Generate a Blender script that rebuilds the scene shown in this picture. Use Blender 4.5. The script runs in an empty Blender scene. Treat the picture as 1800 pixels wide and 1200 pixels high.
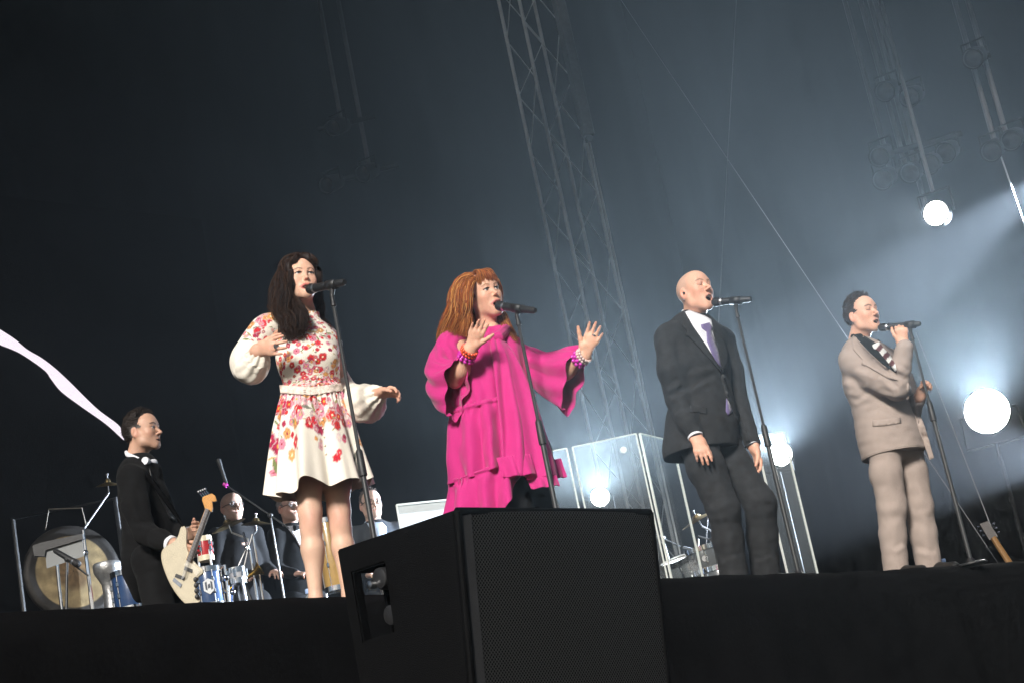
import bpy, bmesh, math, random
import numpy as np
from math import radians, sin, cos, pi, sqrt
from mathutils import Vector, Matrix
from mathutils.bvhtree import BVHTree

random.seed(7)
rng = np.random.default_rng(7)
scene = bpy.context.scene
col = scene.collection

# ------------------------------------------------------------------ camera
FPX = 3300.0                       # focal length in photograph pixels (66 mm on 36 mm)
PITCH, ROLL = radians(16.0), radians(11.4)
STAGE_Z, EYE_BELOW = 2.2, 1.25
CAM = np.array([0.0, 0.0, STAGE_Z - EYE_BELOW])
FW = np.array([0, cos(PITCH), sin(PITCH)])
_R0 = np.array([1.0, 0, 0]); _U0 = np.array([0, -sin(PITCH), cos(PITCH)])
RT = cos(ROLL) * _R0 - sin(ROLL) * _U0
UP = sin(ROLL) * _R0 + cos(ROLL) * _U0
cam_data = bpy.data.cameras.new('camera')
cam_data.sensor_width = 36.0
cam_data.lens = FPX / 1800 * 36
cam_data.clip_start, cam_data.clip_end = 0.05, 300
camera = bpy.data.objects.new('camera', cam_data)
col.objects.link(camera)
M = Matrix(((RT[0], UP[0], -FW[0], CAM[0]), (RT[1], UP[1], -FW[1], CAM[1]), (RT[2], UP[2], -FW[2], CAM[2]), (0, 0, 0, 1)))
camera.matrix_world = M
scene.camera = camera

# ------------------------------------------------------------------ sky, sun, exposure
SUN_EL, SUN_AZ = radians(27), radians(-12)      # azimuth measured from straight behind the camera, + = to the right
world = bpy.data.worlds.new('World'); scene.world = world; world.use_nodes = True
wn = world.node_tree; wn.nodes.clear()
wo = wn.nodes.new('ShaderNodeOutputWorld'); wb = wn.nodes.new('ShaderNodeBackground'); ws = wn.nodes.new('ShaderNodeTexSky')
ws.sky_type = 'NISHITA'; ws.sun_disc = False
sun_from = np.array([sin(SUN_AZ) * cos(SUN_EL), -cos(SUN_AZ) * cos(SUN_EL), sin(SUN_EL)])   # towards the sun
ws.sun_elevation = SUN_EL
ws.sun_rotation = math.atan2(sun_from[0], sun_from[1])
wb.inputs['Strength'].default_value = 0.035
wn.links.new(ws.outputs[0], wb.inputs[0]); wn.links.new(wb.outputs[0], wo.inputs[0])
sd = bpy.data.lights.new('sun', 'SUN'); sd.energy = 4.5; sd.angle = radians(12); sd.color = (1.0, 0.95, 0.88)
so = bpy.data.objects.new('sun', sd); col.objects.link(so)
so.rotation_euler = Vector(sun_from).to_track_quat('Z', 'Y').to_euler()
so.location = (0, -10, 20)
vs = scene.view_settings
vs.view_transform = 'Standard'; vs.look = 'None'; vs.exposure = 0.35; vs.gamma = 1.0; vs.use_curve_mapping = False
scene.render.engine = 'CYCLES'
cy = scene.cycles
cy.use_denoising = True
try: cy.denoiser = 'OPENIMAGEDENOISE'
except Exception: pass
cy.max_bounces = 6; cy.diffuse_bounces = 2; cy.glossy_bounces = 3; cy.transmission_bounces = 4; cy.transparent_max_bounces = 12
cy.volume_bounces = 0
cy.use_adaptive_sampling = True; cy.adaptive_threshold = 0.03; cy.adaptive_min_samples = 12
cy.sample_clamp_indirect = 4.0
cy.caustics_reflective = False; cy.caustics_refractive = False

# ------------------------------------------------------------------ helpers: view geometry
def ray(px, py):
    return FW + (px - 900) / FPX * RT - (py - 600) / FPX * UP
def Q(px, py, y):
    """point at world distance y seen at that place of the photograph"""
    v = ray(px, py); return CAM + v * (y / v[1])
def onz(px, py, z):
    v = ray(px, py); return CAM + v * ((z - CAM[2]) / v[2])
def proj(V):
    v = np.asarray(V) - CAM; d = v @ FW
    return 900 + FPX * (v @ RT) / d, 600 - FPX * (v @ UP) / d
def pxm(y):
    return FPX / y * 0.97         # pixels per metre, roughly
def unit(v):
    v = np.asarray(v, float); return v / (np.linalg.norm(v) + 1e-12)

# ------------------------------------------------------------------ helpers: objects
def wloc(o):
    p = np.zeros(3)
    while o is not None:
        p += np.array(o.location); o = o.parent
    return p
def tag(o, label=None, cat=None, group=None, kind=None):
    if label: o['label'] = label
    if cat: o['category'] = cat
    if group: o['group'] = group
    if kind: o['kind'] = kind
    return o
def thing(name, label, cat, loc, group=None):
    o = bpy.data.objects.new(name, None); col.objects.link(o)
    o.empty_display_size = 0.1
    o.location = tuple(float(c) for c in loc)
    return tag(o, label, cat, group)
def mesh_np(name, V, F):
    """fast mesh from vertices and faces (array of quads/tris or list of lists)"""
    me = bpy.data.meshes.new(name)
    V = np.asarray(V, np.float32)
    if isinstance(F, np.ndarray):
        n, k = F.shape
        me.vertices.add(len(V)); me.vertices.foreach_set('co', V.ravel())
        me.loops.add(n * k); me.loops.foreach_set('vertex_index', F.astype(np.int32).ravel())
        me.polygons.add(n); me.polygons.foreach_set('loop_start', np.arange(0, n * k, k, dtype=np.int32))
        try: me.polygons.foreach_set('loop_total', np.full(n, k, np.int32))
        except Exception: pass
        me.update(calc_edges=True); me.validate()
    else:
        me.from_pydata([tuple(map(float, v)) for v in V], [], [tuple(int(i) for i in f) for f in F]); me.update()
    return me
def obj(name, V, F, mat, parent=None, smooth=True, colr=None, solid=0, subdiv=0, bevel=0, loc=None):
    V = np.asarray(V, float)
    off = wloc(parent) if parent is not None else (np.asarray(loc, float) if loc is not None else np.zeros(3))
    me = mesh_np(name, V - off, F)
    if mat is not None: me.materials.append(mat)
    if smooth: me.polygons.foreach_set('use_smooth', np.ones(len(me.polygons), bool))
    if colr is not None:
        a = me.color_attributes.new('Col', 'FLOAT_COLOR', 'POINT')
        c = np.ones((len(V), 4), np.float32); c[:, :3] = colr
        a.data.foreach_set('color', c.ravel())
    o = bpy.data.objects.new(name, me); col.objects.link(o)
    if parent is not None: o.parent = parent
    elif loc is not None: o.location = tuple(float(c) for c in loc)
    if bevel:
        m = o.modifiers.new('bevel', 'BEVEL'); m.width = bevel; m.segments = 2; m.limit_method = 'ANGLE'
    if solid:
        m = o.modifiers.new('solid', 'SOLIDIFY'); m.thickness = solid; m.offset = 0
    if subdiv:
        m = o.modifiers.new('sub', 'SUBSURF'); m.levels = subdiv; m.render_levels = subdiv
    return o

class MB:
    """collects several shapes into one mesh"""
    def __init__(self): self.V, self.F, self.C, self.n = [], [], [], 0
    def add(self, V, F, c=None):
        V = np.asarray(V, float)
        self.V.append(V); self.F += [[int(i) + self.n for i in f] for f in F]
        self.C.append(np.tile(np.asarray(c if c is not None else (1, 1, 1), float), (len(V), 1)) if c is None or np.ndim(c) == 1 else np.asarray(c))
        self.n += len(V); return self
    def tube(self, pts, r, n=8, cap=True, c=None):
        pts = [np.asarray(p, float) for p in pts]
        if np.ndim(r) == 0: r = [r] * len(pts)
        V, F = [], []
        up = np.array([0.31, 0.17, 0.93])
        for i, p in enumerate(pts):
            t = unit((pts[min(i + 1, len(pts) - 1)] - pts[max(i - 1, 0)]))
            if abs(t @ up) > 0.95: up = np.array([0.9, 0.3, 0.1])
            a = unit(np.cross(up, t)); b = np.cross(t, a)
            up = b
            for k in range(n):
                th = 2 * pi * k / n
                V.append(p + r[i] * (cos(th) * a + sin(th) * b))
        for i in range(len(pts) - 1):
            for k in range(n):
                F.append([i * n + k, i * n + (k + 1) % n, (i + 1) * n + (k + 1) % n, (i + 1) * n + k])
        if cap:
            F.append(list(range(n))[::-1]); F.append([(len(pts) - 1) * n + k for k in range(n)])
        return self.add(V, F, c)
    def box(self, c0, ax, ay, az, c=None):
        """centre and three half-axis vectors"""
        c0 = np.asarray(c0, float); ax, ay, az = map(lambda v: np.asarray(v, float), (ax, ay, az))
        V = [c0 + i * ax + j * ay + k * az for i in (-1, 1) for j in (-1, 1) for k in (-1, 1)]
        F = [[0, 1, 3, 2], [4, 6, 7, 5], [0, 4, 5, 1], [2, 3, 7, 6], [0, 2, 6, 4], [1, 5, 7, 3]]
        return self.add(V, F, c)
    def lathe(self, base, axis, prof, n=20, c=None, cap=True):
        """prof: list of (height along axis, radius)"""
        axis = unit(axis); up = np.array([0, 0, 1.0]) if abs(axis[2]) < 0.9 else np.array([1.0, 0, 0])
        a = unit(np.cross(up, axis)); b = np.cross(axis, a)
        V, F = [], []
        for h, r in prof:
            for k in range(n):
                th = 2 * pi * k / n
                V.append(np.asarray(base) + axis * h + max(r, 1e-4) * (cos(th) * a + sin(th) * b))
        m = len(prof)
        for i in range(m - 1):
            for k in range(n):
                F.append([i * n + k, i * n + (k + 1) % n, (i + 1) * n + (k + 1) % n, (i + 1) * n + k])
        if cap: F.append(list(range(n))[::-1]); F.append([(m - 1) * n + k for k in range(n)])
        return self.add(V, F, c)
    def sphere(self, c0, r, n=10, c=None):
        c0 = np.asarray(c0, float)
        return self.lathe(c0, (0, 0, 1), [(-r * cos(pi * i / n), r * sin(pi * i / n)) for i in range(n + 1)], n=2 * n, c=c)
    def prism(self, pts, d, c=None):
        """polygon (3d points) pushed along vector d"""
        n = len(pts); P = [np.asarray(p, float) for p in pts]; d = np.asarray(d, float)
        V = P + [p + d for p in P]
        F = [list(range(n))[::-1], [n + i for i in range(n)]] + [[i, (i + 1) % n, n + (i + 1) % n, n + i] for i in range(n)]
        return self.add(V, F, c)
    def build(self, name, mat, parent=None, smooth=True, colour=False, **k):
        V = np.vstack(self.V)
        o = obj(name, V, self.F, mat, parent, smooth=smooth, colr=(np.vstack(self.C) if colour else None), **k)
        bm = bmesh.new(); bm.from_mesh(o.data); bmesh.ops.recalc_face_normals(bm, faces=bm.faces); bm.to_mesh(o.data); bm.free()
        if smooth:
            try:
                o.data.set_sharp_from_angle(angle=radians(35))
            except Exception: pass
        return o

def crom(P, n):
    """Catmull-Rom resampling of rows of P to n rows"""
    P = np.asarray(P, float); m = len(P)
    E = np.vstack([2 * P[0] - P[1], P, 2 * P[-1] - P[-2]])
    t = np.linspace(0, m - 1 - 1e-6, n); i = t.astype(int); u = (t - i)[:, None]
    p0, p1, p2, p3 = E[i], E[i + 1], E[i + 2], E[i + 3]
    return 0.5 * ((2 * p1) + (-p0 + p2) * u + (2 * p0 - 5 * p1 + 4 * p2 - p3) * u ** 2 + (-p0 + 3 * p1 - 3 * p2 + p3) * u ** 3)
def loft(path, rad, side, nu=64, nv=60, fold=None, horizontal=False, a0=0.0, a1=2 * pi):
    """tube along path; rad rows = (radius along side, radius along the other axis); fold(th, t) scales / adds"""
    P = crom(path, nv); Rr = crom(rad, nv)
    T = np.gradient(P, axis=0); T /= np.linalg.norm(T, axis=1)[:, None]
    if horizontal: T = np.tile(np.array([0, 0, -1.0]), (nv, 1))
    side = np.asarray(side, float)
    if side.ndim == 1: side = np.tile(side, (nv, 1))
    else: side = crom(side, nv)
    S = side - (side * T).sum(1)[:, None] * T; S /= np.linalg.norm(S, axis=1)[:, None]
    B = np.cross(T, S)
    closed = abs((a1 - a0) - 2 * pi) < 1e-6
    th = np.linspace(a0, a1, nu, endpoint=not closed)
    t = np.linspace(0, 1, nv)
    TH, TT = np.meshgrid(th, t)
    f = fold(TH, TT) if fold is not None else np.zeros_like(TH)
    V = P[:, None, :] + ((Rr[:, 0:1] + f) * np.cos(TH))[:, :, None] * S[:, None, :] + ((Rr[:, 1:2] + f) * np.sin(TH))[:, :, None] * B[:, None, :]
    idx = np.arange(nv * nu).reshape(nv, nu)
    if closed:
        a = idx[:-1, :]; b = np.roll(idx, -1, 1)[:-1, :]; c = np.roll(idx, -1, 1)[1:, :]; d = idx[1:, :]
    else:
        a = idx[:-1, :-1]; b = idx[:-1, 1:]; c = idx[1:, 1:]; d = idx[1:, :-1]
    F = np.stack([a, b, c, d], -1).reshape(-1, 4)
    return V.reshape(-1, 3), F, TH.ravel(), TT.ravel()

def noise3(p, scale, seed=0):
    """cheap smooth noise in [-1,1]: sum of rotated sines"""
    r = np.random.default_rng(seed); out = 0
    for k in range(6):
        d = unit(r.normal(size=3)) * (0.7 + 0.9 * r.random()); out = out + np.sin(p @ d * scale * 6.283 + r.random() * 6.28)
    return out / 3.2

# ------------------------------------------------------------------ helpers: implicit surfaces for bodies and suits
class Vol:
    def __init__(self, lo, hi, h):
        self.lo = np.asarray(lo, float); self.h = h
        self.n = np.ceil((np.asarray(hi, float) - self.lo) / h).astype(int) + 1
        self.phi = np.full(self.n, 1.0, np.float32)
    def sub(self, lo, hi):
        i0 = np.clip(np.floor((np.asarray(lo) - self.lo) / self.h).astype(int), 0, self.n - 1)
        i1 = np.clip(np.ceil((np.asarray(hi) - self.lo) / self.h).astype(int) + 1, 1, self.n)
        if (i1 <= i0).any(): return None, None
        sl = tuple(slice(a, b) for a, b in zip(i0, i1))
        g = np.stack(np.meshgrid(*[self.lo[k] + self.h * np.arange(i0[k], i1[k]) for k in range(3)], indexing='ij'), -1)
        return sl, g
    def put(self, sl, d, k, cut):
        a = self.phi[sl]
        if cut:
            d = -d
            if k > 0:
                h = np.maximum(k - np.abs(a - d), 0) / k; self.phi[sl] = np.maximum(a, d) + h * h * k / 4
            else: self.phi[sl] = np.maximum(a, d)
        else:
            if k > 0:
                h = np.maximum(k - np.abs(a - d), 0) / k; self.phi[sl] = np.minimum(a, d) - h * h * k / 4
            else: self.phi[sl] = np.minimum(a, d)
    def cone(self, a, b, ra, rb, k=0.02, cut=False, sq=None):
        """tapered capsule; sq = (axis, factor) makes the section factor times as thick along that axis"""
        a = np.asarray(a, float); b = np.asarray(b, float); m = max(ra, rb) * (max(1, sq[1]) if sq else 1) + k + 3 * self.h
        sl, g = self.sub(np.minimum(a, b) - m, np.maximum(a, b) + m)
        if sl is None: return self
        ab = b - a
        q = g - a; abq = ab
        if sq:
            ax = unit(sq[0]); s = 1 / sq[1] - 1
            q = q + (q @ ax)[..., None] * ax * s; abq = ab + (ab @ ax) * ax * s
        t = np.clip((q @ abq) / max(abq @ abq, 1e-12), 0, 1)
        d = np.linalg.norm(q - t[..., None] * abq, axis=-1) - (ra + (rb - ra) * t)
        if sq: d = d * min(1.0, sq[1])
        self.put(sl, d, k, cut); return self
    def chain(self, pts, rads, k=0.02, **kw):
        for i in range(len(pts) - 1): self.cone(pts[i], pts[i + 1], rads[i], rads[i + 1], k, **kw)
        return self
    def ell(self, c, r, k=0.02, cut=False, rot=None):
        c = np.asarray(c, float); r = np.asarray(r, float); m = r.max() + k + 3 * self.h
        sl, g = self.sub(c - m, c + m)
        if sl is None: return self
        q = g - c
        if rot is not None: q = q @ np.asarray(rot)      # columns of rot = local axes in world
        k0 = np.linalg.norm(q / r, axis=-1); k1 = np.linalg.norm(q / (r * r), axis=-1)
        d = k0 * (k0 - 1) / np.maximum(k1, 1e-6)
        self.put(sl, d, k, cut); return self
    def mesh(self):
        phi = self.phi; s = phi < 0; nx, ny, nz = phi.shape
        cnt = np.zeros((nx - 1, ny - 1, nz - 1), np.uint8)
        cor = [(i, j, k) for i in (0, 1) for j in (0, 1) for k in (0, 1)]
        for (i, j, k) in cor: cnt += s[i:nx - 1 + i, j:ny - 1 + j, k:nz - 1 + k]
        act = (cnt > 0) & (cnt < 8)
        ijk = np.argwhere(act); idx = np.full(act.shape, -1, np.int64); idx[act] = np.arange(len(ijk))
        acc = np.zeros((len(ijk), 3)); num = np.zeros(len(ijk))
        for a in cor:
            for ax in range(3):
                if a[ax]: continue
                b = list(a); b[ax] = 1
                pa = phi[tuple((ijk + a).T)]; pb = phi[tuple((ijk + b).T)]
                m = (pa < 0) != (pb < 0)
                t = pa[m] / (pa[m] - pb[m])
                acc[m] += np.asarray(a) + (np.asarray(b) - np.asarray(a)) * t[:, None]; num[m] += 1
        V = self.lo + self.h * (ijk + acc / num[:, None])
        Fs = []
        for ax in range(3):
            u, w = (ax + 1) % 3, (ax + 2) % 3
            sl0 = [slice(None)] * 3; sl1 = [slice(None)] * 3
            sl0[ax] = slice(0, -1); sl1[ax] = slice(1, None)
            ch = s[tuple(sl0)] != s[tuple(sl1)]; ins = s[tuple(sl0)]
            e = np.argwhere(ch)
            e = e[(e[:, u] > 0) & (e[:, w] > 0) & (e[:, u] < phi.shape[u] - 1) & (e[:, w] < phi.shape[w] - 1)]
            def cell(du, dw):
                c = e.copy(); c[:, u] -= du; c[:, w] -= dw; return idx[tuple(c.T)]
            q = np.stack([cell(1, 1), cell(0, 1), cell(0, 0), cell(1, 0)], 1)
            fl = ~ins[tuple(e.T)]
            q[fl] = q[fl][:, ::-1]
            Fs.append(q)
        F = np.vstack(Fs); F = F[(F >= 0).all(1)]
        return V, F
def vnormals(V, F):
    n = np.cross(V[F[:, 1]] - V[F[:, 0]], V[F[:, 2]] - V[F[:, 0]])
    N = np.zeros_like(V)
    for k in range(F.shape[1]): np.add.at(N, F[:, k], n)
    return N / (np.linalg.norm(N, axis=1)[:, None] + 1e-12)
def smooth_mesh(V, F, it=2, lam=0.5):
    for _ in range(it):
        A = np.zeros_like(V); c = np.zeros(len(V))
        for k in range(4):
            a, b = F[:, k], F[:, (k + 1) % 4]
            np.add.at(A, a, V[b]); np.add.at(A, b, V[a]); np.add.at(c, a, 1); np.add.at(c, b, 1)
        V = V + lam * (A / np.maximum(c, 1)[:, None] - V)
    return V
def creases(V, F, folds):
    """press folds into cloth: (x0,y0,x1,y1,width,amp) drawn where the photograph shows them, on the side that faces there"""
    N = vnormals(V, F); x, y = proj(V)
    vd = CAM - V; vd /= np.linalg.norm(vd, axis=1)[:, None]
    fac = np.clip((N * vd).sum(1) * 2, 0, 1)
    D = np.zeros(len(V))
    for (x0, y0, x1, y1, w, amp) in folds:
        dx, dy = x1 - x0, y1 - y0; L = dx * dx + dy * dy
        t = ((x - x0) * dx + (y - y0) * dy) / L
        tc = np.clip(t, 0, 1)
        d = np.hypot(x - x0 - tc * dx, y - y0 - tc * dy)
        sgn = ((x - x0) * dy - (y - y0) * dx) / sqrt(L)
        end = np.clip(np.minimum(tc, 1 - tc) * 5 + 0.15, 0, 1)
        g = np.exp(-(d / w) ** 2)
        D += amp * end * (g - 0.8 * np.exp(-((sgn - 1.6 * w) / w) ** 2) * (t > 0) * (t < 1) * end)
    return V + N * (D * fac)[:, None]

# ------------------------------------------------------------------ helpers: materials
def mat(name, color=(0.5, 0.5, 0.5), rough=0.6, metal=0.0, attr=False, var=0.0, vscale=20, bump=0.0, bscale=200, sheen=0.0, spec=0.5, emit=None, estr=0.0, sss=0.0, coat=0.0):
    m = bpy.data.materials.new(name); m.use_nodes = True
    nt = m.node_tree; b = nt.nodes['Principled BSDF']; L = nt.links
    b.inputs['Roughness'].default_value = rough; b.inputs['Metallic'].default_value = metal
    b.inputs['Specular IOR Level'].default_value = spec
    b.inputs['Base Color'].default_value = (*color, 1)
    if sheen: b.inputs['Sheen Weight'].default_value = sheen; b.inputs['Sheen Roughness'].default_value = 0.5
    if coat: b.inputs['Coat Weight'].default_value = coat
    if sss: b.inputs['Subsurface Weight'].default_value = sss; b.inputs['Subsurface Radius'].default_value = (0.02, 0.008, 0.004)
    src = None
    if attr:
        a = nt.nodes.new('ShaderNodeAttribute'); a.attribute_name = 'Col'; src = a.outputs['Color']
    tc = nt.nodes.new('ShaderNodeTexCoord')
    if var:
        n = nt.nodes.new('ShaderNodeTexNoise'); n.inputs['Scale'].default_value = vscale; n.inputs['Detail'].default_value = 5
        L.new(tc.outputs['Object'], n.inputs['Vector'])
        r = nt.nodes.new('ShaderNodeMapRange'); r.inputs[3].default_value = 1 - var; r.inputs[4].default_value = 1 + var
        r.inputs[1].default_value = 0.25; r.inputs[2].default_value = 0.75
        L.new(n.outputs['Fac'], r.inputs[0])
        mx = nt.nodes.new('ShaderNodeVectorMath'); mx.operation = 'SCALE'
        if src is not None: L.new(src, mx.inputs[0])
        else: mx.inputs[0].default_value = color
        L.new(r.outputs[0], mx.inputs['Scale']); src = mx.outputs[0]
    if src is not None: L.new(src, b.inputs['Base Color'])
    if bump:
        n = nt.nodes.new('ShaderNodeTexNoise'); n.inputs['Scale'].default_value = bscale; n.inputs['Detail'].default_value = 3
        L.new(tc.outputs['Object'], n.inputs['Vector'])
        bp = nt.nodes.new('ShaderNodeBump'); bp.inputs['Strength'].default_value = bump; bp.inputs['Distance'].default_value = 0.004
        L.new(n.outputs['Fac'], bp.inputs['Height']); L.new(bp.outputs[0], b.inputs['Normal'])
    if emit is not None:
        b.inputs['Emission Color'].default_value = (*emit, 1); b.inputs['Emission Strength'].default_value = estr
    return m
MT = {}
MT['black_cloth'] = mat('black_cloth', (0.0035, 0.0035, 0.004), 0.95, var=0.3, vscale=3, bump=0.4, bscale=60, spec=0.02)
MT['stage_black'] = mat('stage_black', (0.0035, 0.0035, 0.0038), 0.9, var=0.35, vscale=5, bump=0.3, bscale=40, spec=0.04)
MT['ground'] = mat('ground', (0.04, 0.04, 0.038), 0.9, var=0.4, vscale=2, bump=0.5, bscale=30)
MT['black_metal'] = mat('black_metal', (0.018, 0.018, 0.019), 0.38, 0.0, var=0.2, vscale=30, spec=0.5)
MT['matt_black'] = mat('matt_black', (0.005, 0.005, 0.0052), 0.7, var=0.2, vscale=30, spec=0.1)
MT['steel'] = mat('steel', (0.62, 0.62, 0.63), 0.28, 1.0, var=0.15, vscale=30)
MT['chrome'] = mat('chrome', (0.75, 0.75, 0.76), 0.12, 1.0)
MT['alu'] = mat('alu', (0.55, 0.56, 0.58), 0.4, 0.7, var=0.2, vscale=15)
MT['black_plastic'] = mat('black_plastic', (0.014, 0.014, 0.015), 0.5, var=0.25, vscale=25, bump=0.2, bscale=300)
MT['skin'] = mat('skin', attr=True, rough=0.5, var=0.05, vscale=30, spec=0.35, bump=0.06, bscale=220, sss=0.08)
MT['hair'] = mat('hair', attr=True, rough=0.62, spec=0.22)

# ------------------------------------------------------------------ the stage: e runs along its front edge, n towards its back
_A = onz(330, 1066, STAGE_Z); _B = onz(1800, 990, STAGE_Z)
SE = unit(_B - _A); SN = np.array([-SE[1], SE[0], 0.0]); S0 = onz(1160, 1009, STAGE_Z)
S0 = _A + SE * ((S0 - _A) @ SE)
def ST(u, v, z=STAGE_Z):
    p = S0 + u * SE + v * SN; p[2] = z; return p
U0S, U1S, VBACK = -11.0, 15.0, 11.5
ZR = np.array([0, 0, 1.0])

def grid(fn, nu, nv):
    u, v = np.meshgrid(np.linspace(0, 1, nu), np.linspace(0, 1, nv))
    V = fn(u.ravel(), v.ravel()); idx = np.arange(nu * nv).reshape(nv, nu)
    F = np.stack([idx[:-1, :-1], idx[:-1, 1:], idx[1:, 1:], idx[1:, :-1]], -1).reshape(-1, 4)
    return V, F
# ground: one sheet to the horizon
g = 160.0
tag(obj('ground', [(-g, -g, 0), (g, -g, 0), (g, g, 0), (-g, g, 0)], [[0, 1, 2, 3]], MT['ground'], smooth=False), kind='structure')
# stage deck, a real slab
mb = MB(); c0 = (ST(U0S, 0) + ST(U1S, VBACK + 0.6)) / 2; c0[2] = STAGE_Z - 0.06
mb.box(c0, SE * (U1S - U0S) / 2, SN * (VBACK + 0.6) / 2, ZR * 0.06)
tag(mb.build('stage_floor', MT['stage_black'], smooth=False), kind='structure')
# cloth skirt over the front edge: rolled top hem, hanging folds
def skirt(u, v):
    uu = U0S + (U1S - U0S) * u
    P = S0[None, :] + uu[:, None] * SE
    f = 0.012 * np.sin(uu * 9 + 1.3 * np.sin(uu * 2.1)) + 0.006 * np.sin(uu * 23 + 0.7)
    w = np.clip((v - 0.12) / 0.3, 0, 1)
    top = 0.005 * np.sin(uu * 2.3 + 0.5) + 0.002 * np.sin(uu * 11.7) + 0.0015 * np.sin(uu * 31) + 0.008 + 0.006 * np.abs(np.sin(uu * 0.8 + 1.1)) ** 8
    a = np.clip(v / 0.12, 0, 1)
    back = 0.16 * (1 - a) - 0.05 * np.sin(a * pi / 2)
    P = P + (back - f * w)[:, None] * SN
    P[:, 2] = STAGE_Z + top * np.sin(a * pi / 2 + 0.5) * (1 - w) + 0.004 - np.clip((v - 0.1) / 0.9, 0, 1) * (STAGE_Z - 0.02)
    return P
V, F = grid(skirt, 700, 26)
tag(obj('stage_skirt', V, F, MT['stage_black']), 'black cloth skirt hanging over the front edge of the stage', 'stage skirt')
# black curtains: back and the two sides, hung in folds
def curtain(name, a, b, z0, z1, label, nf):
    L = np.linalg.norm(b - a); d = unit(b - a); nr = np.array([-d[1], d[0], 0])
    def fn(u, v):
        s = u * L
        f = 0.07 * np.sin(s * nf + 1.5 * np.sin(s * 0.9)) + 0.03 * np.sin(s * nf * 2.3 + 2)
        P = a[None, :] + s[:, None] * d + (f * (0.5 + 0.5 * v))[:, None] * nr
        P[:, 2] = z1 + (z0 - z1) * v
        return P
    V, F = grid(fn, int(L * 26), 12)
    return tag(obj(name, V, F, MT['black_cloth'], solid=0.008), label, 'curtain')
ROOF_Z = 14.5
curtain('back_curtain', ST(U0S, VBACK), ST(U1S + 1.5, VBACK), STAGE_Z, ROOF_Z - 0.3, 'tall black curtain closing off the back of the stage', 4.2)
curtain('side_curtain', ST(U1S - 0.3, VBACK - 0.3), ST(U1S - 0.3, -0.5), STAGE_Z, ROOF_Z - 0.3, 'tall black curtain along the wing beside the bright floor lamp', 4.6)
mb = MB(); c0 = (ST(U0S, 1.0) + ST(U1S, VBACK + 0.8)) / 2; c0[2] = ROOF_Z
mb.box(c0, SE * (U1S - U0S + 1) / 2, SN * (VBACK - 0.2) / 2, ZR * 0.15)
tag(mb.build('stage_roof', MT['black_cloth'], smooth=False), kind='structure')

# black header cloth hung from the front of the roof
c0 = (ST(U0S, 0.35) + ST(U1S, 0.65)) / 2; c0[2] = (8.0 + ROOF_Z) / 2
tag(MB().box(c0, SE * (U1S - U0S) / 2, SN * 0.1, ZR * (ROOF_Z - 8.0) / 2).build('roof_valance', MT['black_cloth'], smooth=False), kind='structure')

# ------------------------------------------------------------------ haze
def haze_box():
    lo = np.array([-26, -6.0, -1.0]); hi = np.array([30.0, 36.0, ROOF_Z + 0.6])
    mb = MB(); mb.box((lo + hi) / 2, [(hi - lo)[0] / 2, 0, 0], [0, (hi - lo)[1] / 2, 0], [0, 0, (hi - lo)[2] / 2])
    m = bpy.data.materials.new('haze'); m.use_nodes = True; nt = m.node_tree; nt.nodes.clear()
    o = nt.nodes.new('ShaderNodeOutputMaterial'); pv = nt.nodes.new('ShaderNodeVolumePrincipled')
    pv.inputs['Color'].default_value = (0.86, 0.93, 1.0, 1)
    pv.inputs['Density'].default_value = HAZE
    pv.inputs['Anisotropy'].default_value = 0.74
    nt.links.new(pv.outputs[0], o.inputs['Volume'])
    h = mb.build('haze', m, smooth=False); tag(h, kind='stuff')
    return h
HAZE = 0.0034
haze_box()

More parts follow.
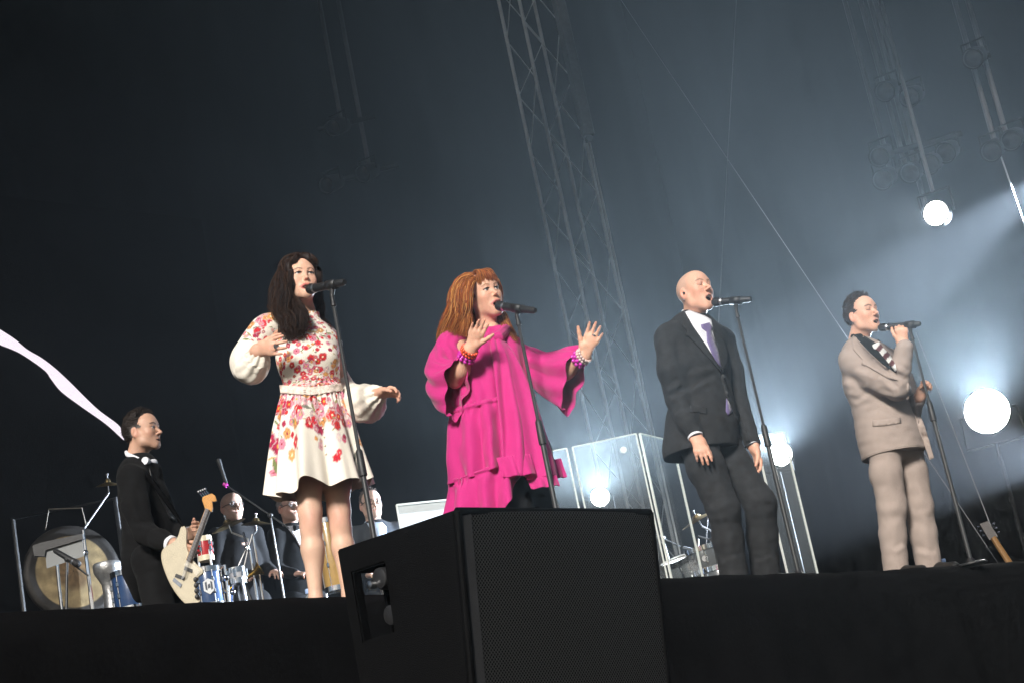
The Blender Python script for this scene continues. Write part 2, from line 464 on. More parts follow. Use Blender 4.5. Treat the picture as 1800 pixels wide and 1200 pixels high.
# ------------------------------------------------------------------ lit lamps
MT['lens_on'] = mat('lens_on', (0.9, 0.9, 0.9), 0.3, emit=(1.0, 0.98, 0.93), estr=60)
MT['lens_led'] = mat('lens_led', (0.9, 0.9, 0.9), 0.3, emit=(1.0, 0.97, 0.9), estr=1.6)
def spot(name, loc, target, power, size_deg, blend, color, radius):
    d = bpy.data.lights.new(name, 'SPOT'); d.energy = power; d.spot_size = radians(size_deg); d.spot_blend = blend
    d.color = color; d.shadow_soft_size = radius
    o = bpy.data.objects.new(name, d); col.objects.link(o); o.location = tuple(loc)
    o.rotation_euler = Vector(np.asarray(loc) - np.asarray(target)).to_track_quat('Z', 'Y').to_euler()
    return o
def floor_lamp(px, py, y, r, aim, power, cone, label, floor=True, lensmat='lens_on', group=None, beam=(-1.0, -0.05, 0.42)):
    c = Q(px, py, y); d = unit(np.asarray(aim) - c)
    base = c.copy(); base[2] = STAGE_Z
    t = thing('stage_lamp', label, 'lamp', base, group)
    mb = MB(); mb.lathe(c - d * 0.30, d, [(0, r * 0.45), (0.03, r * 0.8), (0.2, r * 1.05), (0.30, r * 1.12), (0.315, r * 1.12), (0.315, r * 1.0), (0.29, r)], n=28, cap=False)
    mb.lathe(c - d * 0.30, d, [(-0.004, 0.01), (0.0, r * 0.46)], n=28); mb.build('housing', MT['matt_black'], t)
    MB().lathe(c - d * 0.012, d, [(0, r), (0.008, r * 0.75), (0.012, r * 0.2)], n=28).build('lens', MT[lensmat], t)
    s = unit(np.cross(d, ZR)); k = -1 if floor else 1
    yk = MB(); p = [c - d * 0.15 + s * r * 1.3, c - d * 0.15 + s * r * 1.35 + ZR * k * r * 1.5, c - d * 0.15 - s * r * 1.35 + ZR * k * r * 1.5, c - d * 0.15 - s * r * 1.3]
    yk.tube(p, 0.014, 6); yk.tube([p[0], p[0] - s * r * 0.3], 0.012, 6); yk.tube([p[3], p[3] + s * r * 0.3], 0.012, 6)
    yk.build('yoke', MT['matt_black'], t)
    if floor:
        b = c - d * 0.15 - ZR * r * 1.5
        MB().tube([b, np.array([b[0], b[1], STAGE_Z + 0.02])], 0.02, 8).build('stand_pole', MT['matt_black'], t)
        MB().lathe([b[0], b[1], STAGE_Z + 0.002], ZR, [(0, 0.22), (0.015, 0.22), (0.02, 0.03)], n=24).build('stand_base', MT['matt_black'], t)
    if power:
        sp = spot('lamp_light', c + d * 0.03, c + unit(unit((CAM - c) * (1, 1, 0)) * (1, 1, 0) + ZR * 0.18), power, cone, 1.0, (0.68, 0.86, 1.0), r * 0.6)
    return t
floor_lamp(1735, 722, 15.5, 0.185, Q(1400, 300, 5), 3500, 46, 'round floor lamp blazing white against the wing curtain')
floor_lamp(1055, 873, 15.0, 0.075, Q(1000, 500, 5), 2100, 50, 'small round lamp blazing low behind the clear panels, below the truss tower')
floor_lamp(1372, 797, 14.6, 0.095, Q(3500, 460, 5), 2000, 48, 'small round lamp blazing behind the clear panel at the bald man in charcoal')

# ------------------------------------------------------------------ people: shared builders
def frame(yaw, pitch=0.0, tilt=0.0):
    """columns: person's right, forward, up.  yaw 0 faces the viewer, + turns towards the picture's right (degrees)"""
    y, p, r = radians(yaw), radians(pitch), radians(tilt)
    f = np.array([sin(y), -cos(y), 0]); rt = np.array([-cos(y), -sin(y), 0]); u = ZR.copy()
    f, u = f * cos(p) + u * sin(p), u * cos(p) - f * sin(p)
    rt, u = rt * cos(r) + u * sin(r), u * cos(r) - rt * sin(r)
    return np.stack([rt, f, u], 1)
def segd(P, pts):
    d = np.full(len(P), 9.0)
    for a, b in zip(pts[:-1], pts[1:]):
        a = np.asarray(a); b = np.asarray(b); ab = b - a
        t = np.clip((P - a) @ ab / (ab @ ab), 0, 1); d = np.minimum(d, np.linalg.norm(P - a - t[:, None] * ab, axis=1))
    return d
def mixc(C, c, w):
    return C + (np.asarray(c) - C) * np.clip(w, 0, 1)[:, None]
def segxz(P, pts):
    Z = P * (1, 0, 1); return segd(Z, [np.asarray(p) * (1, 0, 1) for p in pts])
def head(c, R, neck, opts):
    """face and neck; c = middle of the head at eye height, neck = world point at the pit of the neck"""
    o = dict(open=0.0, female=False, skin=(0.60, 0.36, 0.26), lips=(0.42, 0.13, 0.11), brow=(0.12, 0.07, 0.05), eyes='open', scale=1.0, iris=(0.025, 0.03, 0.035), neck_r=0.056, beard=0.0, smile=0.0, h=0.0031, pate=None)
    o.update(opts); s = o['scale']; op = o['open']; fem = o['female']
    nk = R.T @ (np.asarray(neck) - c) / s
    lo = np.minimum([-0.11, -0.13, -0.15], nk - 0.09); hi = np.maximum([0.11, 0.15, 0.14], nk + 0.08)
    v = Vol(lo, hi, o['h'])
    jw = 0.036 if fem else 0.045; jd = -0.103 - 0.024 * op; mz = -0.066
    v.ell((0, -0.010, 0.030), (0.0735, 0.097, 0.084), 0)
    v.ell((0, 0.034, -0.012), (0.060, 0.056, 0.088), 0.03)
    for x in (-1, 1):
        v.cone((x * 0.054, -0.002, -0.035), (x * jw, 0.012, -0.072 - 0.008 * op), 0.022, 0.018, 0.025)
        v.cone((x * jw, 0.012, -0.072 - 0.008 * op), (x * 0.012, 0.072 - 0.012 * op, jd + 0.006), 0.019, 0.017, 0.022)
        v.ell((x * 0.043, 0.060, -0.028), (0.020, 0.020, 0.020), 0.03)
    for x in (-1, 1): v.ell((x * 0.031, 0.046, -0.058 - 0.006 * op), (0.021, 0.024, 0.028), 0.03)
    v.ell((0, 0.070 - 0.012 * op, jd + 0.006), (0.021, 0.017, 0.016), 0.02)
    v.cone((0, 0.034, jd + 0.030), (0, -0.01, jd + 0.026), 0.030, 0.036, 0.025)
    br = 0.008 if fem else 0.011
    v.cone((-0.036, 0.074, 0.020), (0.036, 0.074, 0.020), br, br, 0.022)
    v.ell((0, 0.040, 0.042), (0.057, 0.044, 0.050), 0.04)
    for x in (-1, 1):
        v.ell((x * 0.032, 0.094, 0.001), (0.0165, 0.015, 0.011), 0.014, cut=True)
    nl = 0.103 if fem else 0.111
    nr = 0.82 if fem else 1.0
    v.cone((0, 0.084, 0.010), (0, nl, -0.030), 0.0072 * nr, 0.0088 * nr, 0.012)
    v.ell((0, nl + 0.001, -0.034), (0.0095 * nr, 0.0095 * nr, 0.0085 * nr), 0.008)
    for x in (-1, 1): v.ell((x * 0.0110 * nr, nl - 0.013, -0.038), (0.0070 * nr, 0.009, 0.0070 * nr), 0.006)
    for x in (-1, 1): v.ell((x * 0.0065, nl - 0.008, -0.0455), (0.0035, 0.005, 0.004), 0.003, cut=True)
    # mouth
    wm = 0.025 + 0.004 * o['smile'] + 0.002 * op
    lz = mz - 0.012 - 0.030 * op; ly = 0.084 - 0.012 * op
    cz = mz - 0.006 - 0.012 * op + 0.004 * o['smile']
    v.ell((0, 0.073, (mz + lz) / 2), (0.034, 0.020, 0.026 + 0.012 * op), 0.02)
    if op > 0.05:
        v.ell((0, 0.092, (mz + lz) / 2 - 0.002), (wm * 0.92, 0.040, 0.003 + 0.018 * op), 0.004, cut=True)
    ul = [(-wm, 0.079, cz), (-0.009, 0.0935, mz + 0.001), (0, 0.092, mz), (0.009, 0.0935, mz + 0.001), (wm, 0.079, cz)]
    ll = [(-wm, 0.079, cz), (-0.010, ly + 0.005, lz), (0.010, ly + 0.005, lz), (wm, 0.079, cz)]
    lr = 0.0052 if fem else 0.0040
    v.chain(ul, [0.003, lr, lr, lr, 0.003], 0.005); v.chain(ll, [0.003, lr * 1.15, lr * 1.15, 0.003], 0.005)
    teeth = [(-wm * 0.6, 0.079, mz - 0.006), (0, 0.086, mz - 0.006), (wm * 0.6, 0.079, mz - 0.006)]
    if op > 0.15: v.chain(teeth, [0.004, 0.0045, 0.004], 0.001)
    ey = 0.0775
    for x in (-1, 1):
        v.ell((x * 0.032, ey, 0.0), (0.0128, 0.0128, 0.0118), 0.002)
        v.cone((x * 0.019, 0.0875, 0.007), (x * 0.032, 0.0905, 0.0095), 0.0030, 0.0034, 0.004)
        v.cone((x * 0.032, 0.0905, 0.0095), (x * 0.046, 0.0825, 0.006), 0.0034, 0.0030, 0.004)
        v.cone((x * 0.022, 0.0865, -0.0085), (x * 0.044, 0.0825, -0.0075), 0.0028, 0.0028, 0.004)
        # ears
        er = np.array([[cos(x * 0.35), -sin(x * 0.35), 0], [sin(x * 0.35), cos(x * 0.35), 0], [0, 0, 1]])
        v.ell((x * 0.077, -0.012, -0.010), (0.0075, 0.019, 0.032), 0.008, rot=er)
        v.ell((x * 0.085, -0.008, -0.008), (0.006, 0.009, 0.017), 0.004, cut=True, rot=er)
    v.cone((0, -0.022, -0.055), nk + np.array([0, -0.012, 0.02]), o['neck_r'] * 0.98, o['neck_r'] * 1.06, 0.03)
    V, F = v.mesh(); V = smooth_mesh(V, F, 1, 0.3)
    P = V; n = len(P)
    C = np.tile(np.asarray(o['skin'], float), (n, 1))
    C *= (1 + 0.05 * noise3(P, 14, 3))[:, None]
    for x in (-1, 1):
        C = mixc(C, np.asarray(o['skin']) * (1.02, 0.72, 0.70), 0.55 * np.exp(-(np.linalg.norm((P - (x * 0.045, 0.062, -0.035)) / 0.024, axis=1)) ** 2))
        C = mixc(C, np.asarray(o['skin']) * (0.95, 0.66, 0.62), 0.5 * (np.linalg.norm(P - (x * 0.079, -0.012, -0.010), axis=1) < 0.034) * (np.abs(P[:, 0]) > 0.071))
    C = mixc(C, np.asarray(o['skin']) * (1.0, 0.75, 0.72), 0.5 * np.exp(-(np.linalg.norm((P - (0, nl, -0.034)) / 0.014, axis=1)) ** 2))
    if o['beard']:
        w = np.clip((-P[:, 2] - 0.045) / 0.02, 0, 1) * np.clip((P[:, 1] + 0.01) / 0.03, 0, 1) * (P[:, 2] > jd - 0.02)
        C = mixc(C, np.asarray(o['skin']) * 0.62, o['beard'] * w)
    if o['pate'] is not None:
        w = np.clip((P[:, 2] - 0.01) / 0.02, 0, 1) * np.clip((0.045 - P[:, 1]) / 0.03, 0, 1) + np.clip((0.03 - P[:, 1]) / 0.03, 0, 1) * np.clip((P[:, 2] + 0.05) / 0.02, 0, 1)
        C = mixc(C, o['pate'], 0.45 * np.clip(w, 0, 1) * (np.abs(P[:, 0]) < 0.0745))
    dl = np.minimum(segd(P, ul), segd(P, ll))
    C = mixc(C, o['lips'], np.clip((0.0085 - dl) / 0.003, 0, 1) * (P[:, 1] > 0.074) * (0.9 if fem else 0.55))
    if op > 0.05:
        q = (P - (0, 0.085, (mz + lz) / 2 - 0.002)) / (wm * 0.9, 0.045, 0.0035 + 0.017 * op)
        ins = (np.linalg.norm(q, axis=1) < 1.06) & (segd(P, ul) > lr + 0.0012) & (segd(P, ll) > lr + 0.0015)
        C[ins] = (0.035, 0.008, 0.008)
        if op > 0.15: C[(segd(P, teeth) < 0.0058) & ins] = (0.62, 0.58, 0.52)
    for x in (-1, 1):
        e0 = np.array((x * 0.032, ey, 0.0)); q = P - e0; dist = np.linalg.norm(q, axis=1)
        on = (dist < 0.0136) & (P[:, 1] > 0.083)
        lash = segxz(P, [(x * 0.018, 0.0885, 0.0045), (x * 0.032, 0.0925, 0.0065), (x * 0.048, 0.084, 0.003)])
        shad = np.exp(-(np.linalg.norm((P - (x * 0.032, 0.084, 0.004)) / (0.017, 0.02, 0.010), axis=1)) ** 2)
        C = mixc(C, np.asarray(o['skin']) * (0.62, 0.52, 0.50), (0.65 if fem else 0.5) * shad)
        if o['eyes'] == 'open':
            zz = np.abs(P[:, 2] + 0.0006) < 0.0052
            C[on & zz] = (0.48, 0.44, 0.41)
            C[on & zz & (np.hypot(P[:, 0] - x * 0.032 - 0.0, P[:, 2]) < 0.0068)] = o['iris']
            C = mixc(C, (0.02, 0.014, 0.012), np.clip(((0.0034 if fem else 0.0026) - lash) / 0.0012, 0, 1) * (P[:, 1] > 0.072) * (1.0 if fem else 0.7))
        else:
            lash2 = segxz(P, [(x * 0.019, 0.087, -0.0035), (x * 0.032, 0.0905, -0.0055), (x * 0.046, 0.083, -0.0035)])
            C = mixc(C, (0.05, 0.025, 0.02), np.clip((0.0030 - lash2) / 0.0014, 0, 1) * (P[:, 1] > 0.072) * 0.9)
        bd = segxz(P, [(x * 0.014, 0.087, 0.020), (x * 0.034, 0.085, 0.0265), (x * 0.052, 0.068, 0.021)])
        C = mixc(C, o['brow'], np.clip(((0.0036 if fem else 0.0050) - bd) / 0.002, 0, 1) * 0.85 * (P[:, 1] > 0.05))
    return c + s * (V @ R.T), F, C

def hand(wrist, d, lat, nrm, L=0.18, curl=(12, 14, 16, 20), spread=6, thumb=(0.75, 0.55, 0.15), tcurl=15, elbow=None, wr=0.026, er=0.040, skin=(0.6, 0.36, 0.26), h=0.0037, nails=None):
    """one hand with five fingers and, if elbow is given, its forearm.  d towards the fingers, lat towards the thumb, nrm out of the palm"""
    wrist = np.asarray(wrist, float); d = unit(d); lat = unit(np.asarray(lat) - (np.asarray(lat) @ d) * d)
    n2 = np.cross(d, lat); nrm = n2 if n2 @ np.asarray(nrm) > 0 else -n2
    s = L / 0.185
    pts = [wrist + d * 0.22 * s, wrist - d * 0.05, wrist + lat * 0.1, wrist - lat * 0.1, wrist + nrm * 0.12, wrist - nrm * 0.07]
    if elbow is not None: pts += [np.asarray(elbow) + 0.05, np.asarray(elbow) - 0.05]
    pts = np.array(pts); v = Vol(pts.min(0) - 0.03, pts.max(0) + 0.03, h)
    K = 0.010 * s
    v.cone(wrist, wrist + d * 0.088 * s + lat * 0.018 * s, wr * 0.8, 0.022 * s, 0.015, sq=(nrm, 0.62))
    v.cone(wrist, wrist + d * 0.085 * s - lat * 0.016 * s, wr * 0.8, 0.022 * s, 0.02, sq=(nrm, 0.62))
    v.ell(wrist + d * 0.035 * s + lat * 0.024 * s + nrm * 0.006, (0.019 * s,) * 3, 0.015)
    tips = []
    spec = [(0.032, 0.093, 0.071), (0.011, 0.097, 0.080), (-0.010, 0.093, 0.075), (-0.030, 0.084, 0.058)]
    for i, (lo_, al, ln) in enumerate(spec):
        b = wrist + d * al * s * 0.95 + lat * lo_ * s
        a = radians(spread) * (1.0 - i * 0.66) ; dr = unit(d * cos(a) + lat * sin(a)); cum = 0; p = b; r = (0.0088, 0.0090, 0.0085, 0.0075)[i] * s
        for j, fr in enumerate((0.45, 0.31, 0.24)):
            cum += radians(curl[i]) * (0.8, 1.0, 0.7)[j]
            dd = unit(dr * cos(cum) + nrm * sin(cum)); q = p + dd * ln * fr * s
            v.cone(p, q, r, r * 0.9, 0.006 if j else K); p = q; r *= 0.9
        tips.append(p)
    b = wrist + d * 0.03 * s + lat * 0.026 * s
    td = unit(d * thumb[0] + lat * thumb[1] + nrm * thumb[2]); p = b; r = 0.0125 * s; cum = 0
    for ln in (0.042, 0.034, 0.027):
        q = p + unit(td * cos(cum) + (d * 0.4 + nrm * 0.6 - lat * 0.4) * sin(cum)) * ln * s
        v.cone(p, q, r, r * 0.85, 0.009); p = q; r *= 0.86; cum += radians(tcurl)
    tips.append(p)
    if elbow is not None:
        elbow = np.asarray(elbow, float); m = elbow + 0.35 * (wrist - elbow)
        v.chain([elbow, m, wrist - unit(wrist - elbow) * 0.01], [er * 0.95, er, wr], 0.03)
    V, F = v.mesh(); C = np.tile(np.asarray(skin, float), (len(V), 1)) * (1 + 0.05 * noise3(V, 20, 5))[:, None]
    for t in tips: C = mixc(C, np.asarray(skin) * (1.0, 0.74, 0.72), 0.5 * np.exp(-(np.linalg.norm(V - t, axis=1) / 0.014) ** 2))
    if nails is not None:
        for t in tips: C[(np.linalg.norm(V - t + nrm * 0.004, axis=1) < 0.0085) & ((V - t) @ nrm < 0.001)] = nails
    # reddish knuckle / palm variation
    C = mixc(C, np.asarray(skin) * (1.0, 0.78, 0.76), 0.35 * np.clip(noise3(V, 26, 9), 0, 1))
    return V, F, C
def limbs(chains, h=0.011, skin=(0.6, 0.36, 0.26), k=0.03):
    A = np.vstack([np.asarray(c[0]) for c in chains]); v = Vol(A.min(0) - 0.2, A.max(0) + 0.2, h)
    for c in chains: v.chain(c[0], c[1], k, **(c[2] if len(c) > 2 else {}))
    V, F = v.mesh(); return V, F, np.tile(np.asarray(skin, float), (len(V), 1))
def join(parts):
    V, F, C, n = [], [], [], 0
    for p in parts:
        V.append(p[0]); F.append(p[1] + n); C.append(p[2]); n += len(p[0])
    return np.vstack(V), np.vstack(F), np.vstack(C)
def body(parts, parent, name='body'):
    V, F, C = join(parts); return obj(name, V, F, MT['skin'], parent, colr=C)
def strands(guides, n, color, rad=0.0022, wave=0.006, wl=7.0, seed=1, segs=16, spread_end=1.0, vary=0.35, flat=0.6):
    """hair: thin tapering strands spread around guide lines; guide = (points, bundle radii)"""
    r = np.random.default_rng(seed); Vs, Fs, Cs = [], [], []; off = 0
    for gi, (pts, rr) in enumerate(guides):
        G = crom(pts, segs); Rr = crom(np.asarray(rr, float)[:, None], segs)[:, 0]
        T = np.gradient(G, axis=0); T /= np.linalg.norm(T, axis=1)[:, None]
        a = np.cross(T, [0.2, 1, 0.1]); a /= np.linalg.norm(a, axis=1)[:, None]; b = np.cross(T, a)
        for _ in range(n):
            th = r.random() * 6.283; rho = sqrt(r.random()) * 1.02; ph = r.random() * 6.28; t = np.linspace(0, 1, segs)
            tl = 1 - 0.22 * r.random() ** 2; tt = t * tl
            base = np.stack([np.interp(tt, t, G[:, k]) for k in range(3)], 1)
            A = np.stack([np.interp(tt, t, a[:, k]) for k in range(3)], 1); B = np.stack([np.interp(tt, t, b[:, k]) for k in range(3)], 1)
            RR = np.interp(tt, t, Rr); th2 = th + 0.5 * np.sin(tt * 3 + ph)
            w = wave * np.clip(tt * 2, 0, 1) * np.sin(tt * wl + ph * 0.4 + gi)
            P = base + (RR * rho * np.cos(th2) + w)[:, None] * A + (RR * rho * np.sin(th2) + 0.6 * w)[:, None] * B
            rad_t = rad * (0.75 + 0.5 * r.random()) * np.clip(1.25 - 1.05 * t ** 2, 0.15, 1)
            ring = []
            for k in range(4):
                an = k * pi / 2 + ph; ring.append(P + (rad_t * cos(an))[:, None] * A + (rad_t * sin(an) * flat)[:, None] * B)
            V = np.stack(ring, 1).reshape(-1, 3); idx = np.arange(segs * 4).reshape(segs, 4)
            F = np.stack([idx[:-1], np.roll(idx, -1, 1)[:-1], np.roll(idx, -1, 1)[1:], idx[1:]], -1).reshape(-1, 4)
            c = np.asarray(color[r.integers(len(color))]) * (1 - vary / 2 + vary * r.random())
            Vs.append(V); Fs.append(F + off); Cs.append(np.tile(c, (len(V), 1))); off += len(V)
    return np.vstack(Vs), np.vstack(Fs), np.vstack(Cs)
def short_hair(c, R, color, s=1.0, front=0.045, top=0.024, n=900, seed=3, side_grey=None, lift=0.12, low=-0.055):
    """cropped hair: a cap over the skull made rough, with short tufts all over"""
    v = Vol((-0.11, -0.15, -0.13), (0.11, 0.13, 0.17), 0.003)
    v.ell((0, -0.015, 0.034), (0.079, 0.099, 0.083 + top), 0)
    v.ell((0, 0.135, -0.040), (0.13, 0.092, 0.084 + front * 0.4), 0.015, cut=True)
    for x in (-1, 1): v.ell((x * 0.09, 0.012, -0.03), (0.03, 0.045, 0.045), 0.01, cut=True)
    v.ell((0, 0.02, -0.12), (0.2, 0.2, 0.065 + (0.055 + low)), 0.015, cut=True)
    V, F = v.mesh(); N = vnormals(V, F)
    V = V + N * (0.0022 * noise3(V * (1, 0.25, 1), 40, 4) + 0.002 * noise3(V * (1, 0.2, 1), 90, 8))[:, None]
    r = np.random.default_rng(seed); C = np.tile(np.asarray(color, float), (len(V), 1)) * (1 + 0.35 * noise3(V * (1, 0.3, 1), 60, 2))[:, None]
    def grey(P, C):
        if side_grey is None: return C
        w = np.clip((0.03 - P[:, 2]) / 0.03, 0, 1) * np.clip((np.abs(P[:, 0]) - 0.045) / 0.02, 0, 1) * np.clip((P[:, 1] + 0.05) / 0.03, 0, 1)
        return mixc(C, side_grey, 0.75 * w)
    C = grey(V, C)
    Vs, Fs, Cs = [V], [F], [C]; off = len(V)
    for i in r.choice(len(V), min(n, len(V)), replace=False):
        p, nn = V[i], N[i]
        if p[2] < -0.02 and r.random() < 0.5: continue
        if p[1] > 0.030 and p[2] < 0.092: continue
        dr = unit(nn * (lift + 0.25 * (p[2] > 0.075) * (p[1] > 0.0)) + np.array([0.25 * r.normal(), 0.5 + 0.3 * r.normal(), 0.15 * r.normal()]) * (1 if p[2] > 0.06 else 0.3) + np.array([0, -0.6, -0.5]) * (p[2] < 0.06))
        ln = (0.022 if p[2] > 0.06 else 0.013) * (0.6 + 0.8 * r.random())
        a = unit(np.cross(dr, nn + 0.01)); b = np.cross(dr, a); w = 0.0022
        q = p + dr * ln * 0.5; e = p + dr * ln - nn * 0.002
        T = np.array([p + a * w, p + b * w, p - a * w, p - b * w, q + a * w, q + b * w, q - a * w, q - b * w, e + a * w * .2, e + b * w * .2, e - a * w * .2, e - b * w * .2])
        Fq = np.array([[k, (k + 1) % 4, (k + 1) % 4 + 4, k + 4] for k in range(4)] + [[k + 4, (k + 1) % 4 + 4, (k + 1) % 4 + 8, k + 8] for k in range(4)])
        Vs.append(T); Fs.append(Fq + off); off += 12
        Cs.append(grey(T, np.tile(np.asarray(color) * (0.7 + 0.8 * r.random()), (12, 1))))
    V = np.vstack(Vs); return c + s * (V @ R.T), np.vstack(Fs), np.vstack(Cs)

def bvh_of(V, F):
    return BVHTree.FromPolygons([tuple(v) for v in V], [tuple(int(i) for i in f) for f in F])
def decal(name, poly, bvh, off, m, parent, thick=0.003, step=7, colfn=None, smooth=True):
    """a flat piece (lapel, tie, flap) cut to an outline and laid on the cloth below it"""
    bm = bmesh.new(); vs = [bm.verts.new((x, y, 0)) for x, y in poly]; bm.faces.new(vs)
    bmesh.ops.triangulate(bm, faces=bm.faces[:])
    for _ in range(6):
        long_ = [e for e in bm.edges if e.calc_length() > step]
        if not long_: break
        bmesh.ops.subdivide_edges(bm, edges=long_, cuts=1); bmesh.ops.triangulate(bm, faces=bm.faces[:])
    bm.verts.ensure_lookup_table(); bm.verts.index_update()
    P = np.array([v.co[:2] for v in bm.verts]); F = [[v.index for v in f.verts] for f in bm.faces]; bm.free()
    D = np.full(len(P), np.nan); U = np.array([unit(ray(x, y)) for x, y in P])
    for i, u in enumerate(U):
        hit = bvh.ray_cast(Vector(CAM), Vector(u))
        if hit[0] is not None: D[i] = hit[3]
    bad = np.isnan(D)
    if bad.all(): return None
    if bad.any():
        g = np.where(~bad)[0]
        for i in np.where(bad)[0]: D[i] = D[g[np.argmin(((P[g] - P[i]) ** 2).sum(1))]]
    V = CAM + U * (D - off)[:, None]
    kw = {}
    o = obj(name, V, F, m, parent, smooth=smooth, colr=None if colfn is None else colfn(P), solid=thick)
    o.data.materials[0] = m
    return o
def cloth_tint(name, c, **k):
    kw = dict(rough=0.92, var=0.08, vscale=12, bump=0.25, bscale=500, sheen=0.02, spec=0.15); kw.update(k)
    return mat(name, c, **kw)

# ------------------------------------------------------------------ singer with long dark hair in a flowered dress
def floral(u, v, dens, seed, n, base=(0.80, 0.74, 0.64), rmin=0.007, rmax=0.026):
    """printed flowers on cloth: u, v in metres over the cloth, dens(u, v) = how thick the print lies"""
    r = np.random.default_rng(seed); C = np.tile(np.asarray(base, float), (len(u), 1))
    pal = [(0.58, 0.015, 0.03), (0.62, 0.03, 0.045), (0.60, 0.03, 0.03), (0.62, 0.10, 0.16), (0.66, 0.22, 0.30), (0.40, 0.02, 0.07), (0.70, 0.40, 0.42), (0.74, 0.55, 0.52), (0.66, 0.30, 0.10)]
    u0, u1, v0, v1 = u.min(), u.max(), v.min(), v.max()
    for i in range(n):
        cu, cv = r.uniform(u0, u1), r.uniform(v0, v1)
        if r.random() > dens(cu, cv): continue
        R = r.uniform(rmin, rmax); kind = r.random()
        m = (np.abs(u - cu) < R * 1.4) & (np.abs(v - cv) < R * 1.4)
        if not m.any(): continue
        du, dv = u[m] - cu, v[m] - cv; rho = np.hypot(du, dv) / R; th = np.arctan2(dv, du) + r.random() * 6.28
        c = np.asarray(pal[r.integers(len(pal))]) * r.uniform(0.8, 1.15); sub = C[m]
        if kind < 0.68:
            k = r.integers(4, 7); edge = 0.78 + 0.22 * np.abs(np.cos(k * th / 2)); ins = rho < edge
            shade = np.clip(1.15 - 0.5 * rho + 0.25 * np.cos(k * th), 0.5, 1.4)
            col_ = np.clip(c[None, :] * shade[:, None], 0, 0.85) + (1 - np.clip(shade, 0, 1))[:, None] * 0.03
            col_ = np.where((rho > edge * 0.82)[:, None], col_ * 0.6 + 0.3, col_)
            cc = np.asarray([(0.70, 0.42, 0.06), (0.25, 0.02, 0.04), (0.8, 0.7, 0.5)][r.integers(3)])
            col_ = np.where((rho < 0.2)[:, None], cc, col_)
            sub[ins] = col_[ins]
        elif kind < 0.9:
            a = r.random() * 3.14; x = du * cos(a) + dv * sin(a); y = -du * sin(a) + dv * cos(a)
            ins = (np.abs(y) < 0.22 * R * (1 - (x / R) ** 2)) & (np.abs(x) < R)
            sub[ins] = np.asarray([(0.16, 0.20, 0.07), (0.30, 0.26, 0.12), (0.20, 0.20, 0.16), (0.55, 0.40, 0.18)][r.integers(4)])
        else:
            sub[rho < 0.45] = c * 0.9
        C[m] = sub
    return C
